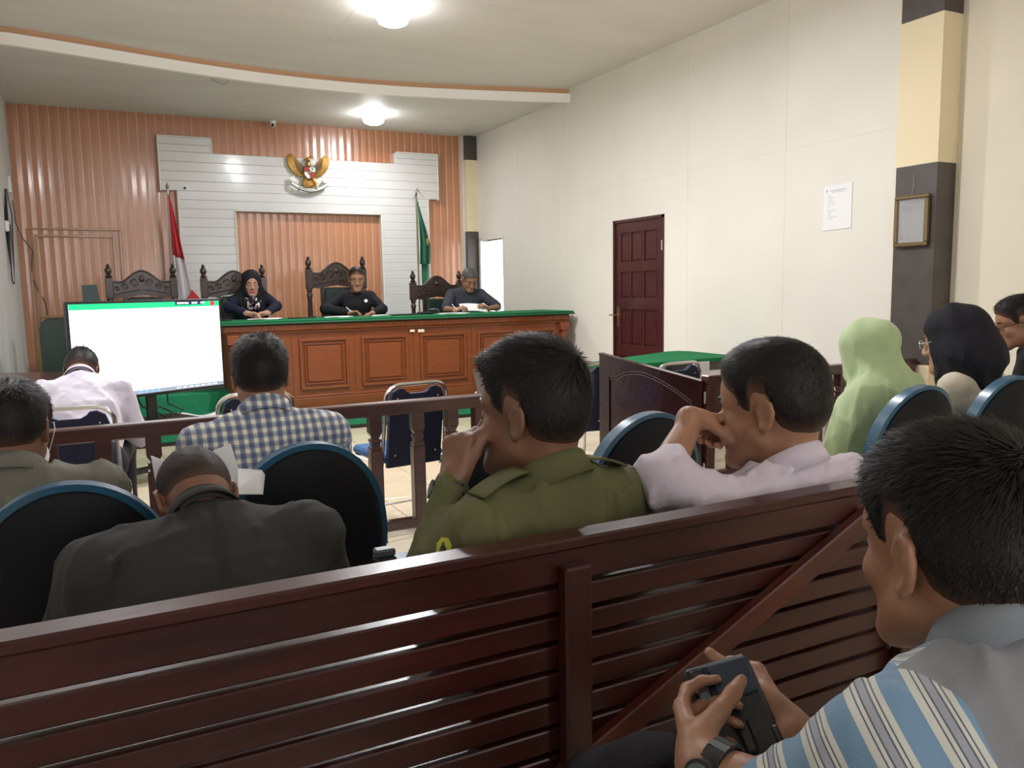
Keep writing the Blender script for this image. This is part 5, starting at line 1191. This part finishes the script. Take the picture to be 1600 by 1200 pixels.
# 8  olive man
om = person('man in an olive uniform shirt resting his chin on his left hand', OH, yaw=12, hyaw=30, pitch=0, bend=-3, hs=1.03, wf=1.05, skin_m='skin_deep', shirt='cloth_olive', res=.0055, wr=.009, thick=(.030, .008), hair_n=16000, hair_len=(.020, .006), seed=61, sleeve='long', shirt_w=1.05,
    L=(D4(688, 885, 1.46), W4(OW)), handL=dict(d=ODIR, n=ON, curls=[(58, 35, 20), (66, 45, 30), (76, 60, 40), (82, 70, 40)], thumb=(.90, .30, .30), s=.95), Rr=((.06, .06, -.27), (-.12, .22, -.06)),
    tuft=[((0, .080, .098), (.052, .030, .026))], creases=[(at_depth(700, 800, 1.5), at_depth(760, 770, 1.5), .014, .010), (at_depth(740, 800, 1.45), at_depth(800, 830, 1.45), .02, .006), (at_depth(910, 760, 1.55), at_depth(890, 800, 1.5), .012, .008)])
nk = om['neck']
def strap(pp, sd, m):
    a = nk+(pp['shL' if sd < 0 else 'shR']-nk)*.42+V3(0, 0, .062); c = pp['shL' if sd < 0 else 'shR']+V3(0, 0, .072)+(pp['shL' if sd < 0 else 'shR']-nk)*.02
    f = pp['B']@V3(0, 1, 0); G = [[tuple(a+(c-a)*u+f*.024*v+V3(0, 0, .006*math.sin(u*PI))) for v in (-1, -.9, 0, .9, 1)] for u in [k/8 for k in range(9)]]
    MB().sheet(G).build('shoulder_strap', m, pp['root'], True, solid=.005)
strap(om, -1, 'cloth_olive'); strap(om, 1, 'cloth_olive')
sl = np.array(om['shL'])+(np.array(om['eL'])-np.array(om['shL']))*.45; vd = unit(np.array([0, 0, CAM_H])-sl); pc = sl+unit(vd+V3(-.75, 0, .1))*.060
MM = Matrix.Translation(pc) @ Vector(unit(vd+V3(-.75, 0, .1))).to_track_quat('Z', 'Y').to_matrix().to_4x4()
mat('badge_yellow', (.50, .52, .05), .6)
b = MB(); b.prism([(.014*math.cos(k*PI/8)*(1+.12*(k % 2)), .019*math.sin(k*PI/8)*(1+.12*(k % 2))) for k in range(16)], -.006, .006, 'XY', M=MM); bo = b.build('sleeve_badge', 'badge_yellow', om['root'])
b = MB(); b.prism([(.006*math.cos(k*PI/3), .006*math.sin(k*PI/3)) for k in range(6)], .0055, .0075, 'XY', M=MM); b.build('badge_mark', 'enamel_black', bo)
def watch(pp, wr_, e_, m, face_dir, r=.031):
    ax = unit(np.array(e_)-np.array(wr_)); c = np.array(wr_)+ax*.018; u = unit(np.cross(ax, face_dir)); v = np.cross(u, ax)
    t = thing('wristwatch', tuple(float(x) for x in c), '', 'watch')
    pts = [tuple(c+u*math.cos(a)*r*1.04+v*math.sin(a)*r*.92) for a in [k*2*PI/20 for k in range(20)]]; b = MB()
    for k in range(20):
        p, q = np.array(pts[k]), np.array(pts[(k+1) % 20]); o_ = unit((p+q)/2-c)
        V = [b.bm.verts.new(x) for x in (p-ax*.011, q-ax*.011, q+ax*.011, p+ax*.011, p-ax*.011+o_*.004, q-ax*.011+o_*.004, q+ax*.011+o_*.004, p+ax*.011+o_*.004)]
        for f in ((0, 3, 2, 1), (4, 5, 6, 7), (0, 1, 5, 4), (2, 3, 7, 6)): b.bm.faces.new([V[i] for i in f])
    b.build('band', m, t, True); n_ = unit(np.array(face_dir, float)); n_ = unit(n_-ax*(n_@ax)); MB().cyl(c+n_*r*.9, c+n_*(r+.010), .019, n=18).build('case', 'black_plastic', t, True)
    MB().cyl(c+n_*(r+.009), c+n_*(r+.0112), .015, n=18).build('dial', 'grey_plastic', t, True); return t
watch(om, om['wL'], om['eL'], 'black_plastic', (-.8, .2, .3))['label'] = 'dark wristwatch on the olive shirt man\'s left wrist'
# 9  lilac man
li = person('man in a lilac shirt with sleeves rolled, covering his mouth with his left fist', LH, yaw=4, hyaw=26, pitch=6, bend=-9, hs=1.10, wf=1.08, skin_m='skin_tan', shirt='cloth_lilac', sleeve='rolled', res=.0055, wr=.010, thick=(.022, .012), hair_n=14000, hair_len=(.010, .006), seed=71, shirt_w=1.08,
    L=(D4(1034, 748, 1.66), W4(LW)), handL=dict(d=LM-LW+V3(0, 0, .02), n=(.45, -.1, -.85), curls=[(60, 70, 50), (62, 75, 50), (66, 75, 50), (70, 75, 50)], thumb=(.7, .3, .6)), Rr=((.07, .05, -.26), (-.1, .24, -.05)),
    creases=[(at_depth(1115, 700, 1.75), at_depth(1060, 760, 1.75), .014, .010), (at_depth(1140, 700, 1.75), at_depth(1090, 790, 1.7), .012, .008), (at_depth(1115, 740, 1.7), at_depth(1330, 705, 1.8), .008, .005), (at_depth(1250, 760, 1.6), at_depth(1335, 735, 1.65), .010, .007)])
# 10  woman in green
gw = person('woman in a long pale green headscarf facing away, right of the lilac shirt man', (3.03, 2.45, 1.04), yaw=8, hyaw=-4, pitch=14, bend=10, hs=1.2, wf=1.0, skin_m='skin_fair', hair=None, shirt='cloth_green', res=.008, collar=False, seed=81)
scarf(gw, 'cloth_green', 'headscarf', .9, seed=2, drop=.18, face=False, res=.007)
# 11 woman in black scarf
bw = person('woman in a black headscarf and cream top with glasses, left of the pillar edge', (3.58, 2.42, 1.085), yaw=8, hyaw=16, pitch=10, bend=8, hs=1.25, wf=1.0, skin_m='skin_fair', hair=None, shirt='cloth_cream', res=.008, collar=False, seed=91, shirt_w=1.1)
scarf(bw, 'cloth_scarf_black', 'headscarf', 0, seed=7, drop=-.22, cover=.3, cr=.085, res=.007)
def glasses(pp, m):
    w = pp['w']; t = thing('glasses', tuple(float(x) for x in pp['H']), '', 'glasses'); b = MB()
    for sd in (-1, 1):
        b.tube([w((sd*(.033+.024*math.cos(a)), .112-.006*abs(math.cos(a)), .004+.017*math.sin(a))) for a in [k*2*PI/16 for k in range(17)]], .0022, 6)
        b.tube([w((sd*.057, .107, .010)), w((sd*.078, .085, .012)), w((sd*.084, .0, .014))], .0022, 6)
    b.tube([w((-.01, .115, .008)), w((.01, .115, .008))], .002, 6); b.build('frame', m, t, True); return t
glasses(bw, 'chrome')['label'] = 'thin silver glasses on the woman in the black headscarf and cream top'
# 12 man at the right edge
gm = person('man in black with dark-rimmed glasses cut by the right edge', (4.13, 2.45, 1.150), yaw=25, hyaw=44, pitch=16, bend=12, hs=1.0, wf=1.1, skin_m='skin_tan', shirt='cloth_black', res=.008, thick=(.022, .012), hair_n=2500, seed=101, hsc=2)
glasses(gm, 'enamel_black')['label'] = 'black-rimmed glasses on the man at the right edge'
# 13 foreground man with the phone
T_, Bt = at_depth(1114, 1034, .99), at_depth(1182, 1200, .90)
PUX = np.array((at_depth(1150, 1024, 1.0)-at_depth(1085, 1042, 1.0)).normalized())
fm = person('man in a blue striped shirt with grey yoke holding a phone, nearest the camera', at_depth(1495, 868, .86), yaw=-5, hyaw=-13, pitch=7, roll=0, bend=14, hs=1.02, wf=1.08, ndrop=.022, cuff=.075, skin_m='skin_tan', shirt='cloth_stripe', res=.0045, wr=.009, thick=(.012, .006), hair_n=34000, hair_len=(.024, .005), seed=111, stripes=True, sleeve='long', shirt_w=1.06, trousers='cloth_khaki',
    L=(D4(1250, 1275, .76), D4(1104, 1200, .84)), Rr=(D4(1370, 1240, 1.02), D4(1232, 1142, .95)),
    handL=dict(d=at_depth(1080, 1128, .945)-at_depth(1104, 1200, .84), n=PUX, curls=[(20, 45, 40), (45, 60, 45), (50, 60, 45), (55, 60, 45)], thumb=(.62, .30, .85), tcurl=8, s=.92),
    handR=dict(d=at_depth(1196, 1078, 1.03)-at_depth(1232, 1142, .95), n=-PUX, curls=[(45, 60, 40)]*4, thumb=(.62, .55, .55), tcurl=8, s=.92),
    knees=[(-.13, .50, .53), (.16, .50, .55)],
    creases=[(at_depth(1400, 1085, .85), at_depth(1520, 1060, .85), .012, .006), (at_depth(1410, 1150, .82), at_depth(1560, 1120, .82), .012, .006)])
watch(fm, fm['wL'], fm['eL'], 'black_plastic', (-.9, -.1, .3))['label'] = 'black wristwatch on the left wrist of the man with the phone'
# the phone
ux = Vector(at_depth(1150, 1024, 1.0)-at_depth(1085, 1042, 1.0)).normalized(); uy = (T_-Bt).normalized(); ux = (ux-uy*ux.dot(uy)).normalized(); uz = ux.cross(uy); ctr = T_-uy*.082
t = thing('phone', tuple(ctr), 'dark rugged-cased phone held in both hands by the striped shirt man', 'phone')
t.rotation_euler = Matrix((ux, uy, uz)).transposed().to_euler()
mat('phone_blue', (.012, .025, .055), .3, bump=.1); mat('phone_case', (.014, .015, .017), .5, bump=.3, bscale=200)
loc_build(MB().box(-.042, .042, -.085, .082, -.007, .006, .006), 'case', 'phone_case', t)
loc_build(MB().box(-.012, .038, .030, .076, .005, .0085, .002), 'cover_plate', 'phone_blue', t)
loc_build(MB().box(-.036, -.016, .030, .076, .005, .010, .003), 'camera_bump', 'black_plastic', t)
for k in range(3): loc_build(MB().cyl((-.026, .040+.014*k, .010), (-.026, .040+.014*k, .0115), .0055, n=14), 'camera_lens', 'grey_plastic' if k == 0 else 'enamel_black', t, True)
loc_build(MB().box(-.006, .010, -.035, .010, .005, .0105, .004).cyl((.002, .010, .006), (.002, .010, .010), .011, n=14), 'ring_stand', 'black_plastic', t, True)
for sx in (-1, 1): loc_build(MB().box(sx*.036-.004, sx*.036+.004, -.075, -.01, .004, .008, .002), 'grip_rib', 'black_plastic', t)
# black bag on the pew beside him
c = at_depth(1020, 1195, .95)
t = thing('shoulder_bag', tuple(c), 'black bag at the bottom edge left of the phone', 'bag')
S = Sculpt(); S.el((.60, .80, .62), (.13, .10, .17), rotz(.3), .03); S.el((.53, .83, .66), (.08, .07, .11), None, .04); S.el((.66, .76, .60), (.10, .09, .14), None, .03); P, Fc = S.mesh(.009, wrinkle(.008, 22, 6)); mesh_obj('bag_body', P, Fc, 'cloth_black', t)
# charger box and phone on the seat behind the pew
t = thing('power_adapter', (.35, 1.75, .43), 'small grey plastic box beside the pew between two oval chairs', 'box')
c = at_depth(600, 856, 1.72); MB().box(c[0]-.022, c[0]+.022, c[1]-.015, c[1]+.015, c[2]-.018, c[2], .004).build('box_body', 'grey_plastic', t); MB().box(c[0]-.024, c[0]+.024, c[1]-.017, c[1]+.017, c[2]-.045, c[2]-.018, .004).build('box_foot', 'black_plastic', t)
